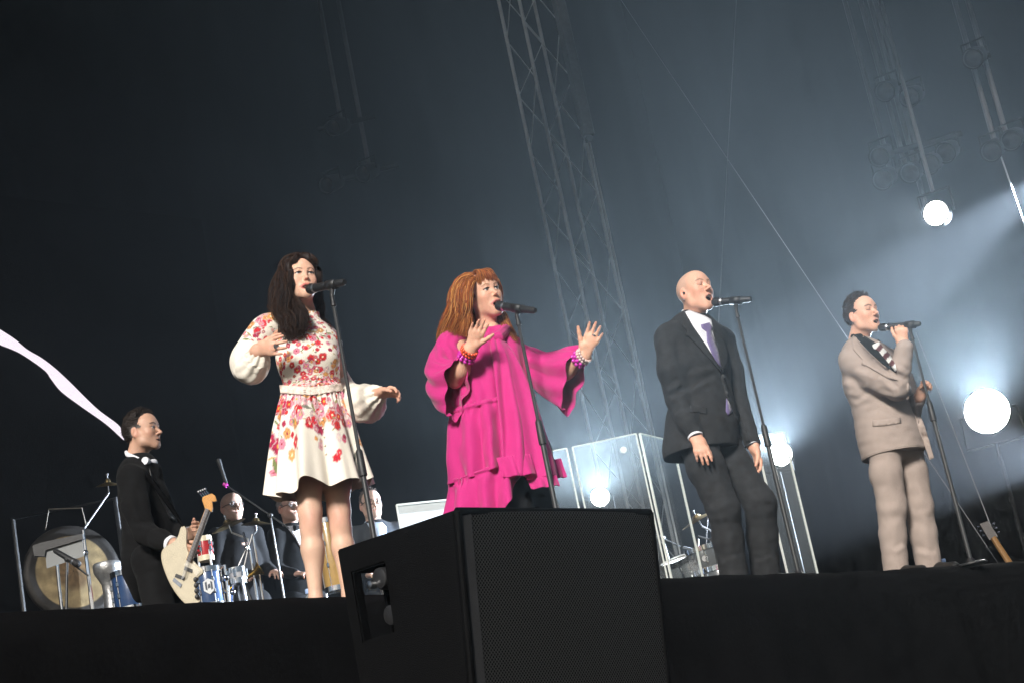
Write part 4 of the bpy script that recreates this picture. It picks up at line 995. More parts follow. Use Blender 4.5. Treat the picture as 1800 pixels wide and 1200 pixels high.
# ------------------------------------------------------------------ men in suits
def suit_mesh(prims, folds=(), h=0.0075, cuts=(), seed=1, amp=0.003):
    """cloth built from tapered chains: (points, radii, options)"""
    A = np.vstack([np.asarray(p[0]) for p in prims]); m = max(max(p[1]) for p in prims) + 0.08
    v = Vol(A.min(0) - m, A.max(0) + m, h)
    for p in prims:
        kw = dict(k=0.03); kw.update(p[2] if len(p) > 2 else {}); k = kw.pop('k'); v.chain(p[0], p[1], k, **kw)
    for p in cuts:
        kw = dict(k=0.008); kw.update(p[2] if len(p) > 2 else {}); k = kw.pop('k'); v.chain(p[0], p[1], k, cut=True, **kw)
    V, F = v.mesh(); V = smooth_mesh(V, F, 2, 0.5)
    if len(folds): V = creases(V, F, folds)
    N = vnormals(V, F); V = V + N * (amp * noise3(V * (1, 1, 0.6), 5, seed) + amp * 0.5 * noise3(V * (1.0, 1.0, 1.6), 11, seed + 1))[:, None]
    return V, F
def put(name, VF, m, t): return obj(name, VF[0], VF[1], m, t)
def cuff(a, b, r, m, t, name='shirt_cuff', ln=0.03):
    d = unit(np.asarray(b) - np.asarray(a))
    return MB().lathe(np.asarray(a), d, [(0, r * 0.98), (ln * 0.1, r), (ln, r), (ln, r * 0.85), (0, r * 0.8)], n=24, cap=False).build(name, m, t)
MT['white_shirt'] = cloth_tint('white_shirt', (0.74, 0.75, 0.80), sheen=0)
MT['shoe'] = mat('shoe', (0.012, 0.011, 0.010), 0.3, var=0.2)
def shoes(t, pts, fw):
    for p in pts:
        p = np.asarray(p, float); p[2] = STAGE_Z
        v = Vol(p - (0.25, 0.25, 0.01), p + (0.25, 0.25, 0.16), 0.006)
        a = p + np.array([0, 0, 0.045]); b = a + fw * 0.17 - ZR * 0.010
        v.cone(a - fw * 0.05, a + fw * 0.06, 0.042, 0.045, 0.02); v.cone(a + fw * 0.05, b, 0.045, 0.036, 0.03); v.cone(a - fw * 0.03, a + ZR * 0.06, 0.042, 0.04, 0.02)
        V, F = v.mesh(); V[:, 2] = np.maximum(V[:, 2], STAGE_Z + 0.002); obj('shoe', V, F, MT['shoe'], t)

def build_charcoal_man():
    y = 10.04; base = Q(1320, 1000, y); base[2] = STAGE_Z
    t = thing('person', 'bald singer in a charcoal suit and violet tie', 'person', base)
    skin = (0.66, 0.37, 0.26); R = frame(40, 9, 2); Rb = frame(48); fw, rt = Rb[:, 1], Rb[:, 0]
    c = Q(1221, 514, y - 0.02); neck = Q(1226, 560, y + 0.02)
    hd = head(c, R, neck, dict(open=0.8, skin=(0.68, 0.38, 0.27), lips=(0.40, 0.15, 0.12), brow=(0.26, 0.14, 0.09), eyes='closed', neck_r=0.060, scale=1.04, pate=(0.50, 0.38, 0.30)))
    eN, wN = Q(1192, 700, y - 0.14), Q(1223, 768, y - 0.22)
    h1 = hand(wN, Q(1242, 815, y - 0.30) - wN, Q(1250, 780, y - 0.25) - wN, Q(1205, 815, y - 0.1) - wN, L=0.19, curl=(14, 18, 20, 24), spread=4, thumb=(0.85, 0.25, 0.4), tcurl=10, elbow=eN, wr=0.029, er=0.04, skin=skin)
    eF, wF = Q(1297, 712, y + 0.16), Q(1326, 787, y + 0.06)
    h2 = hand(wF, Q(1338, 830, y + 0.03) - wF, Q(1345, 795, y - 0.05) - wF, Q(1310, 815, y + 0.1) - wF, L=0.185, curl=(14, 18, 20, 24), spread=3, thumb=(0.9, 0.2, 0.3), elbow=eF, wr=0.029, er=0.04, skin=skin)
    sN, sF = Q(1177, 596, y - 0.14), Q(1266, 600, y + 0.15)
    core = limbs([([neck, Q(1222, 620, y), Q(1240, 780, y)], [0.055, 0.10, 0.11]), ([sN, eN], [0.05, 0.04]), ([sF, eF], [0.05, 0.04])], skin=skin)
    body([hd, h1, h2, core], t)
    CH = cloth_tint('charcoal_wool', (0.028, 0.029, 0.031), var=0.22, vscale=25, bump=0.4, bscale=420)
    sqf = (fw, 0.66)
    tr = [([neck + (0, 0.03, -0.02), Q(1222, 590, y)], [0.075, 0.10], dict(k=0.05, sq=(fw, 0.75))),
          ([Q(1222, 598, y), Q(1226, 640, y - 0.01), Q(1234, 700, y), Q(1238, 735, y)], [0.165, 0.205, 0.185, 0.188], dict(sq=sqf, k=0.05)),
          ([Q(1236, 715, y), Q(1234, 755, y), Q(1232, 795, y)], [0.182, 0.205, 0.228], dict(sq=(fw, 0.84), k=0.05)),
          ([Q(1205, 580, y), sN], [0.07, 0.083], dict(k=0.06)), ([Q(1238, 582, y), sF], [0.07, 0.08], dict(k=0.06)),
          ([sN, Q(1180, 650, y - 0.17), eN], [0.083, 0.076, 0.068], dict(k=0.025)), ([eN, Q(1207, 738, y - 0.19), wN - unit(wN - eN) * 0.03], [0.068, 0.058, 0.047], dict(k=0.02)),
          ([sF, Q(1285, 655, y + 0.18), eF], [0.080, 0.072, 0.062], dict(k=0.025)), ([eF, wF - unit(wF - eF) * 0.03], [0.062, 0.046], dict(k=0.02))]
    cz = [([Q(1230, 812, y), Q(1262, 830, y)], [0.30, 0.30], dict(k=0.004))]
    # level cut at the hem
    fld = [(1172, 690, 1200, 672, 6, .008), (1178, 706, 1208, 690, 6, .008), (1168, 640, 1196, 700, 8, .006), (1185, 730, 1215, 722, 5, .006), (1190, 590, 1200, 660, 7, -.008), (1205, 660, 1258, 650, 7, .006), (1210, 690, 1262, 662, 6, .006), (1212, 620, 1240, 655, 8, .005), (1196, 760, 1240, 700, 8, .006)]
    V, F = suit_mesh(tr, fld, cuts=[], seed=3)
    keep = V[:, 2] > (Q(1200, 803, y)[2] - 0.0)
    # pull everything under the hem line up into a turned hem
    hz = Q(1200, 803, y)[2]; low = V[:, 2] < hz; cen = Q(1238, 800, y)
    V[low] = V[low] * np.array([0.96, 0.96, 0]) + np.array([cen[0] * 0.04, cen[1] * 0.04, 0]) + np.stack([0 * V[low][:, 0], 0 * V[low][:, 0], np.maximum(hz + 0.25 * (hz - V[low][:, 2]) * 0 + 0.0, hz)], 1)
    jacket = put('jacket', (V, F), CH, t); bj = bvh_of(V, F)
    decal('shirt_front', [(1203, 549), (1212, 545), (1240, 556), (1250, 562), (1258, 600), (1268, 648), (1240, 605), (1218, 574)], bj, 0.004, MT['white_shirt'], t)
    VI = cloth_tint('violet_silk', (0.155, 0.125, 0.26), rough=0.45, bump=0.1, sheen=0.3)
    decal('tie', [(1232, 571), (1247, 567), (1252, 576), (1250, 583), (1262, 615), (1268, 646), (1256, 632), (1243, 600), (1242, 583), (1234, 577)], bj, 0.010, VI, t, 0.006)
    decal('tie', [(1277, 700), (1284, 712), (1288, 722), (1280, 730), (1276, 722)], bj, 0.004, VI, t, 0.004)
    decal('lapel', [(1199, 554), (1204, 549), (1218, 574), (1240, 606), (1268, 650), (1270, 656), (1250, 634), (1230, 612), (1212, 592), (1205, 590), (1208, 582), (1198, 570)], bj, 0.009, CH, jacket, 0.006)
    decal('lapel', [(1251, 574), (1258, 583), (1268, 592), (1274, 604), (1281, 622), (1280, 640), (1271, 656), (1267, 640), (1258, 602)], bj, 0.009, CH, jacket, 0.006)
    decal('pocket_flap', [(1213, 712), (1243, 716), (1243, 727), (1213, 723)], bj, 0.004, CH, jacket, 0.004)
    decal('front_edge', [(1270, 656), (1275, 668), (1282, 690), (1297, 722), (1312, 757), (1318, 775), (1312, 776), (1292, 730), (1276, 694), (1268, 664)], bj, 0.006, CH, jacket, 0.006)
    for (bx, by) in ((1271, 661), (1277, 690)):
        hit = bj.ray_cast(Vector(CAM), Vector(unit(ray(bx, by))))
        if hit[0] is not None: MB().lathe(np.array(hit[0]) - unit(ray(bx, by)) * 0.012, -unit(ray(bx, by)), [(-0.008, 0.010), (0.003, 0.010), (0.004, 0.006)], n=14).build('button', MT['black_plastic'], jacket)
    # shirt collar
    MB().tube([Q(1202, 548, y + 0.07), Q(1204, 553, y - 0.02), Q(1220, 564, y - 0.075), Q(1240, 567, y - 0.06), Q(1250, 562, y + 0.0)], [0.014, 0.016, 0.017, 0.016, 0.012], 8).build('shirt_collar', MT['white_shirt'], t)
    cuff(wN - unit(wN - eN) * 0.035, wN, 0.043, MT['white_shirt'], t, ln=0.035)
    cuff(wF - unit(wF - eF) * 0.035, wF, 0.041, MT['white_shirt'], t, ln=0.02)
    kN, aN = Q(1272, 895, y - 0.10), Q(1287, 1000, y - 0.02); kF, aF = Q(1336, 884, y + 0.02), Q(1344, 1000, y + 0.14)
    tp = [([Q(1225, 775, y - 0.08), Q(1240, 820, y - 0.10), kN], [0.098, 0.102, 0.086], dict(k=0.03)), ([kN, (kN + aN) / 2, aN + (0, 0, -0.05)], [0.086, 0.080, 0.078], dict(k=0.03)),
          ([Q(1268, 775, y + 0.08), Q(1290, 820, y + 0.06), kF], [0.098, 0.100, 0.084], dict(k=0.03)), ([kF, (kF + aF) / 2, aF + (0, 0, -0.05)], [0.085, 0.080, 0.080], dict(k=0.03)),
          ([Q(1225, 775, y - 0.08), Q(1268, 775, y + 0.08)], [0.10, 0.10], dict(k=0.04))]
    tf = [(1246, 898, 1282, 884, 8, .0045), (1262, 912, 1300, 900, 6, .003), (1308, 868, 1350, 878, 8, .0045), (1322, 905, 1362, 896, 6, .003), (1262, 992, 1300, 978, 5, .004), (1326, 990, 1362, 978, 5, .004), (1256, 812, 1280, 885, 7, .0022), (1282, 905, 1290, 995, 7, .0022), (1302, 812, 1342, 870, 7, .0022), (1344, 900, 1346, 995, 7, .0022)]
    put('trousers', suit_mesh(tp, tf, seed=5), CH, t)
    shoes(t, [aN, aF], fw)
    MB().sphere(c + R @ np.array([0.084, 0.002, -0.012]) * 1.04, 0.007, 6).build('earpiece', MT['black_plastic'], t)
build_charcoal_man()

def build_beige_man():
    y = 11.0; base = Q(1610, 985, y); base[2] = STAGE_Z
    t = thing('person', 'dark haired singer in a light beige suit gripping his microphone', 'person', base)
    skin = (0.64, 0.37, 0.26); R = frame(40, 3, 0); Rb = frame(45); fw = Rb[:, 1]
    c = Q(1515, 554, y - 0.02); neck = Q(1514, 601, y + 0.02)
    hd = head(c, R, neck, dict(open=0.45, skin=(0.66, 0.38, 0.27), lips=(0.42, 0.17, 0.14), brow=(0.10, 0.06, 0.04), eyes='closed', neck_r=0.058, scale=1.02))
    eN, wN = Q(1577, 682, y - 0.24), Q(1588, 606, y - 0.30)
    h1 = hand(wN, Q(1583, 566, y - 0.33) - wN, Q(1556, 590, y - 0.30) - wN, Q(1570, 590, y - 0.55) - wN + np.array([-0.1, 0.3, 0]), L=0.175, curl=(52, 54, 56, 58), spread=2, thumb=(0.8, 0.5, 0.3), tcurl=25, elbow=eN, wr=0.030, er=0.04, skin=skin)
    eF, wF = Q(1600, 722, y + 0.16), Q(1617, 696, y - 0.02)
    h2 = hand(wF, Q(1631, 668, y - 0.06) - wF, Q(1612, 668, y - 0.08) - wF, Q(1640, 690, y - 0.2) - wF, L=0.17, curl=(80, 82, 84, 84), spread=0, thumb=(0.7, 0.3, 0.6), tcurl=30, elbow=eF, wr=0.028, er=0.04, skin=skin)
    sN, sF = Q(1499, 632, y - 0.14), Q(1574, 640, y + 0.15)
    core = limbs([([neck, Q(1525, 660, y), Q(1555, 790, y)], [0.055, 0.10, 0.11]), ([sN, eN], [0.05, 0.04]), ([sF, eF], [0.05, 0.04])], skin=skin)
    body([hd, h1, h2, core], t)
    hv = short_hair(c, R, (0.030, 0.017, 0.011), s=1.02, front=0.05, top=0.026, seed=4, n=1300)
    obj('hair', hv[0], hv[1], MT['hair'], t, colr=np.clip(hv[2], 0.004, 1))
    BG = cloth_tint('beige_wool', (0.335, 0.272, 0.238), var=0.06, vscale=15, bump=0.2, bscale=450)
    tr = [([neck + (0, 0.03, -0.02), Q(1517, 625, y)], [0.075, 0.10], dict(k=0.05, sq=(fw, 0.75))),
          ([Q(1522, 640, y), Q(1532, 675, y - 0.01), Q(1550, 725, y), Q(1558, 748, y)], [0.160, 0.195, 0.178, 0.180], dict(sq=(fw, 0.70), k=0.05)),
          ([Q(1553, 735, y), Q(1562, 765, y), Q(1573, 806, y)], [0.175, 0.192, 0.212], dict(sq=(fw, 0.86), k=0.05)),
          ([Q(1510, 618, y), sN], [0.07, 0.080], dict(k=0.06)), ([Q(1535, 622, y), sF], [0.07, 0.08], dict(k=0.06)),
          ([sN, Q(1530, 662, y - 0.20), eN], [0.082, 0.076, 0.070], dict(k=0.02)), ([eN, Q(1583, 645, y - 0.28), Q(1590, 612, y - 0.30)], [0.070, 0.062, 0.054], dict(k=0.02)),
          ([sF, Q(1592, 690, y + 0.2), eF], [0.078, 0.070, 0.062], dict(k=0.025)), ([eF, Q(1614, 703, y + 0.02)], [0.060, 0.046], dict(k=0.02))]
    fld = [(1545, 660, 1575, 690, 6, .010), (1556, 655, 1590, 680, 6, .010), (1566, 640, 1598, 660, 5, .008), (1500, 650, 1540, 665, 6, .006), (1484, 672, 1520, 690, 7, .009), (1490, 690, 1530, 700, 6, .007), (1500, 712, 1530, 700, 5, .006), (1530, 700, 1590, 705, 8, -.006), (1540, 690, 1580, 698, 5, .006), (1520, 640, 1550, 655, 5, .006)]
    V, F = suit_mesh(tr, fld, seed=7)
    hz = Q(1540, 806, y)[2]; low = V[:, 2] < hz
    cen = Q(1572, 800, y); V[low] = np.stack([V[low][:, 0] * 0.96 + cen[0] * 0.04, V[low][:, 1] * 0.96 + cen[1] * 0.04, np.full(low.sum(), hz)], 1)
    jacket = put('jacket', (V, F), BG, t); bj = bvh_of(V, F)
    BK = cloth_tint('black_shirt', (0.012, 0.013, 0.013)); 
    decal('shirt_front', [(1500, 588), (1512, 586), (1535, 600), (1545, 606), (1560, 630), (1575, 655), (1552, 640), (1530, 620)], bj, 0.004, BK, t)
    TI = mat('striped_tie', attr=True, rough=0.6, bump=0.1)
    def stripes(P):
        s = ((P[:, 0] - 1535) * 0.75 + (P[:, 1] - 605) * 0.65) % 17
        return np.where((s < 8.5)[:, None], (0.72, 0.72, 0.70), (0.10, 0.028, 0.03))
    decal('tie', [(1533, 606), (1545, 601), (1553, 612), (1563, 622), (1574, 640), (1576, 655), (1564, 640), (1552, 626), (1544, 616), (1536, 612)], bj, 0.010, TI, t, 0.006, step=3, colfn=stripes)
    MB().tube([Q(1499, 588, y + 0.07), Q(1500, 592, y - 0.02), Q(1514, 601, y - 0.08), Q(1534, 605, y - 0.07), Q(1544, 600, y + 0.0)], [0.014, 0.018, 0.020, 0.018, 0.012], 8).build('shirt_collar', BK, t)
    decal('lapel', [(1496, 596), (1500, 590), (1518, 612), (1548, 640), (1572, 662), (1578, 668), (1560, 664), (1540, 652), (1522, 642), (1514, 640), (1516, 632), (1500, 614)], bj, 0.008, BG, jacket, 0.006)
    decal('pocket_flap', [(1533, 738), (1558, 736), (1583, 733), (1584, 743), (1559, 747), (1534, 749)], bj, 0.003, BG, jacket, 0.005)
    decal('front_edge', [(1596, 672), (1602, 684), (1612, 716), (1626, 750), (1642, 804), (1634, 808), (1616, 756), (1604, 716), (1594, 684)], bj, 0.004, BG, jacket, 0.006)
    kN, aN = Q(1568, 890, y - 0.06), Q(1571, 985, y - 0.04); kF, aF = Q(1616, 890, y + 0.08), Q(1630, 985, y + 0.12)
    tp = [([Q(1553, 785, y - 0.07), Q(1558, 830, y - 0.08), kN], [0.092, 0.094, 0.084], dict(k=0.03)), ([kN, (kN + aN) / 2, aN + (0, 0, -0.06)], [0.086, 0.078, 0.074], dict(k=0.03)),
          ([Q(1592, 785, y + 0.08), Q(1604, 830, y + 0.07), kF], [0.090, 0.090, 0.080], dict(k=0.03)), ([kF, (kF + aF) / 2, aF + (0, 0, -0.06)], [0.085, 0.078, 0.076], dict(k=0.03)),
          ([Q(1553, 785, y - 0.07), Q(1592, 785, y + 0.08)], [0.10, 0.10], dict(k=0.04))]
    tf = [(1550, 902, 1584, 890, 8, .004), (1556, 930, 1588, 916, 7, .003), (1572, 972, 1592, 958, 5, .006), (1604, 908, 1640, 898, 7, .0035), (1606, 968, 1646, 978, 6, .005), (1560, 815, 1572, 885, 7, .0022), (1572, 895, 1572, 985, 7, .0022), (1608, 815, 1622, 885, 7, .0022), (1624, 895, 1632, 985, 7, .0022)]
    put('trousers', suit_mesh(tp, tf, seed=9), BG, t)
    shoes(t, [aN, aF], fw)
build_beige_man()

# ------------------------------------------------------------------ the band behind
def riser(name, u0, u1, v0, v1, h_):
    mb = MB(); c0 = ST((u0 + u1) / 2, (v0 + v1) / 2); c0[2] = STAGE_Z + h_ / 2 + 0.003
    mb.box(c0, SE * (u1 - u0) / 2, SN * (v1 - v0) / 2, ZR * h_ / 2)
    return tag(mb.build(name, MT['stage_black'], smooth=False, bevel=0.01), kind='structure')
RIS = 0.40
riser('band_riser', -3.6, 4.2, 4.4, 10.2, RIS)
RZ = STAGE_Z + RIS + 0.004
TUX = cloth_tint('black_tailcoat', (0.006, 0.006, 0.0065), var=0.2, vscale=20, bump=0.3, bscale=300)
def build_bassist():
    y = 10.37; base = Q(275, 1075, y); base[2] = STAGE_Z
    t = thing('person', 'bass player in black tailcoat and white bow tie seen in profile', 'person', base)
    skin = (0.50, 0.30, 0.21); R = frame(76, 2, 0); Rb = frame(72); fw = Rb[:, 1]
    c = Q(250, 759, y); neck = Q(245, 806, y + 0.02)
    hd = head(c, R, neck, dict(open=0.08, skin=(0.52, 0.31, 0.22), lips=(0.34, 0.15, 0.12), brow=(0.05, 0.03, 0.025), neck_r=0.056, scale=1.0, beard=0.3))
    eN, wN = Q(255, 936, y - 0.26), Q(305, 957, y - 0.40)
    h1 = hand(wN, Q(332, 972, y - 0.46) - wN, Q(325, 945, y - 0.45) - wN, Q(315, 1000, y - 0.4) - wN, L=0.19, curl=(30, 32, 34, 36), spread=5, thumb=(0.8, 0.4, 0.4), elbow=eN, wr=0.03, er=0.042, skin=skin)
    eF, wF = Q(300, 935, y + 0.12), Q(336, 938, y - 0.10)
    h2 = hand(wF, Q(366, 922, y - 0.24) - wF, Q(345, 905, y - 0.16) - wF, Q(368, 938, y - 0.34) - wF, L=0.185, curl=(40, 42, 44, 46), spread=6, thumb=(0.85, 0.4, 0.3), elbow=eF, wr=0.03, er=0.042, skin=skin)
    sN, sF = Q(232, 842, y - 0.17), Q(262, 848, y + 0.18)
    core = limbs([([neck, Q(250, 850, y), Q(268, 985, y)], [0.05, 0.09, 0.1]), ([sN, eN], [0.05, 0.04]), ([sF, eF], [0.05, 0.04])], skin=skin)
    body([hd, h1, h2, core], t)
    hv = short_hair(c, R, (0.018, 0.013, 0.011), s=1.0, front=0.05, top=0.026, seed=9, n=1200, side_grey=(0.28, 0.26, 0.25))
    obj('hair', hv[0], hv[1], MT['hair'], t, colr=np.clip(hv[2], 0.004, 1))
    tr = [([neck + (0, 0.02, -0.02), Q(248, 832, y)], [0.075, 0.10], dict(k=0.05)),
          ([Q(246, 846, y), Q(254, 885, y), Q(266, 930, y), Q(268, 975, y)], [0.145, 0.16, 0.158, 0.155], dict(sq=(fw, 0.82), k=0.04)),
          ([Q(240, 825, y), sN], [0.07, 0.08], dict(k=0.06)), ([Q(255, 828, y), sF], [0.07, 0.08], dict(k=0.06)),
          ([sN, Q(238, 890, y - 0.24), eN], [0.08, 0.074, 0.066], dict(k=0.025)), ([eN, Q(282, 948, y - 0.34), wN - unit(wN - eN) * 0.04], [0.066, 0.058, 0.048], dict(k=0.02)),
          ([sF, Q(285, 895, y + 0.16), eF], [0.078, 0.07, 0.062], dict(k=0.025)), ([eF, wF - unit(wF - eF) * 0.05], [0.06, 0.046], dict(k=0.02)),
          ([Q(244, 955, y + 0.05), Q(240, 1000, y + 0.05), Q(244, 1040, y + 0.05)], [0.12, 0.10, 0.06], dict(sq=(fw, 0.5), k=0.05))]
    fld = [(225, 860, 245, 930, 8, .006), (238, 925, 275, 935, 5, .007), (232, 905, 262, 925, 6, .006), (205, 880, 230, 960, 8, .006)]
    V, F = suit_mesh(tr, fld, seed=12, h=0.007); j = put('tailcoat', (V, F), TUX, t); bj = bvh_of(V, F)
    decal('lapel', [(262, 822), (270, 838), (285, 862), (300, 890), (310, 915), (300, 912), (284, 880), (268, 850)], bj, 0.006, mat('satin', (0.012, 0.012, 0.013), 0.35), j, 0.006)
    MB().tube([Q(222, 794, y + 0.05), Q(224, 798, y - 0.06), Q(242, 806, y - 0.095), Q(259, 812, y - 0.05), Q(263, 812, y + 0.02)], [0.011, 0.013, 0.013, 0.012, 0.009], 8).build('shirt_collar', MT['white_shirt'], t)
    bw = MB(); bc = Q(263, 811, y - 0.07); s_ = unit(Rb[:, 0] + 0.6 * -fw * 0)
    for k in (-1, 1): bw.lathe(bc, k * s_, [(0, 0.010), (0.02, 0.018), (0.045, 0.024), (0.052, 0.022)], n=10)
    bw.sphere(bc, 0.013, 6); bw.build('bow_tie', MT['white_shirt'], t)
    cuff(wN - unit(wN - eN) * 0.05, wN, 0.046, MT['white_shirt'], t, ln=0.045); cuff(wF - unit(wF - eF) * 0.05, wF, 0.042, MT['white_shirt'], t, ln=0.03)
    kN, kF = Q(280, 1075, y - 0.12), Q(296, 1075, y + 0.1)
    tp = []
    for hp, k in ((Q(268, 985, y - 0.08), kN), (Q(272, 985, y + 0.08), kF)):
        a = k.copy(); a[2] = STAGE_Z + 0.06; tp += [([hp, k], [0.11, 0.085]), ([k, a], [0.085, 0.075])]
    tp += [([Q(268, 985, y - 0.08), Q(272, 985, y + 0.08)], [0.115, 0.115])]
    put('trousers', suit_mesh(tp, [], seed=13, h=0.009), TUX, t); shoes(t, [kN, kF], fw)
    # bass guitar, held: a thing of its own
    gb = Q(325, 1010, y - 0.5); g_ = thing('bass_guitar', 'cream electric bass guitar with maple headstock held by the tailcoat player', 'bass guitar', gb)
    yb = y - 0.47
    def B(px, py, d=0.0): return Q(px, py, yb + d - (px - 325) * 0.0006)
    thick = np.array([-0.004, 0.044, 0.004])
    CR = mat('cream_lacquer', (0.50, 0.44, 0.32), 0.3, var=0.06, coat=0.5)
    outl = [(322, 921), (328, 930), (328, 946), (329, 962), (336, 978), (345, 990), (356, 999), (357, 1006), (349, 1013), (344, 1022), (345, 1036), (351, 1048), (352, 1056), (343, 1062), (328, 1062), (312, 1046), (298, 1024), (288, 1000), (283, 980), (285, 966), (295, 957), (306, 950), (313, 940), (317, 927)]
    O = crom(np.array(outl + outl[:1], float), 80)[:-1]
    bo = MB().prism([B(a, b) for a, b in O], thick).build('guitar_body', CR, g_, smooth=True); m = bo.modifiers.new('bevel', 'BEVEL'); m.width = 0.008; m.segments = 3; m.limit_method = 'ANGLE'; m.angle_limit = radians(50)
    MB().prism([B(a, b, -0.004) for a, b in [(329, 985), (341, 992), (353, 1003), (345, 1012), (337, 1000), (322, 992)]], thick * 0.07).build('pickguard', mat('pickguard', (0.55, 0.50, 0.40), 0.4), g_, smooth=False)
    MB().prism([B(327, 983, -0.01), B(336, 988, -0.01), B(369, 896, -0.01), B(361, 892, -0.01)], (0, 0.022, 0)).build('neck', mat('maple', (0.45, 0.22, 0.06), 0.35, var=0.15, vscale=60), g_, smooth=False)
    MB().prism([B(327.4, 983.5, -0.016), B(335.5, 987, -0.016), B(368.4, 895.5, -0.016), B(361.4, 892.2, -0.016)], (0, 0.005, 0)).build('fretboard', mat('rosewood', (0.09, 0.06, 0.045), 0.5, var=0.3, vscale=60), g_, smooth=False)
    MB().prism([B(a, b, -0.012) for a, b in [(360, 893), (355, 878), (356, 872), (372, 866), (378, 870), (381, 879), (377, 881), (373, 880), (374, 892), (372, 899), (366, 896)]], (0, 0.018, 0)).build('headstock', mat('orange_maple', (0.52, 0.24, 0.05), 0.3, var=0.12, vscale=50, coat=0.4), g_, smooth=False, bevel=0.003)
    for k in range(4):
        st = MB(); st.tube([B(328.6 + k * 2 - 10, 1018 - k * 1.4, -0.022), B(328.6 + k * 2, 983.6 + k * .6, -0.022), B(362.4 + k * 1.8, 892.6 + k * .4, -0.02)], 0.0012, 5); st.build('string', MT['steel'], g_)
        MB().tube([B(358 + k * 3.6, 874 - k * 1.6, -0.006), B(352 + k * 3.6, 867 - k * 1.8, 0.0)], 0.004, 6).build('tuning_peg', MT['chrome'], g_)
        MB().lathe(B(350 + k * 3.8, 865 - k * 1.6, 0.0), unit(B(352, 867) - B(358, 874)), [(0, 0.010), (0.008, 0.011), (0.012, 0.005)], n=10).build('tuning_key', MT['chrome'], g_)
    for (x, yy, w) in ((332, 997, 7), (317, 1010, 8)):
        MB().prism([B(x - w, yy - 3, -0.006), B(x + w, yy + 3, -0.006), B(x + w - 2, yy + 9, -0.006), B(x - w - 2, yy + 3, -0.006)], (0, 0.01, 0)).build('pickup', MT['black_plastic'], g_, smooth=False)
    for k in range(4): MB().lathe(B(344 + k * 0.8, 1018 + k * 10, -0.002), (0.2, -1, 0), [(0, 0.013), (0.018, 0.012), (0.02, 0.009)], n=14).build('knob', MT['black_plastic'], g_)
    MB().prism([B(306, 1014, -0.006), B(320, 1026, -0.006), B(317, 1032, -0.006), B(303, 1020, -0.006)], (0, 0.01, 0)).build('bridge', MT['chrome'], g_, smooth=False)
    MB().tube([B(322, 924, 0.0), Q(300, 890, y - 0.28), Q(262, 838, y - 0.20), Q(245, 826, y - 0.05)], [0.006, 0.014, 0.014, 0.014], 6).build('strap', MT['black_cloth'], g_)
build_bassist()

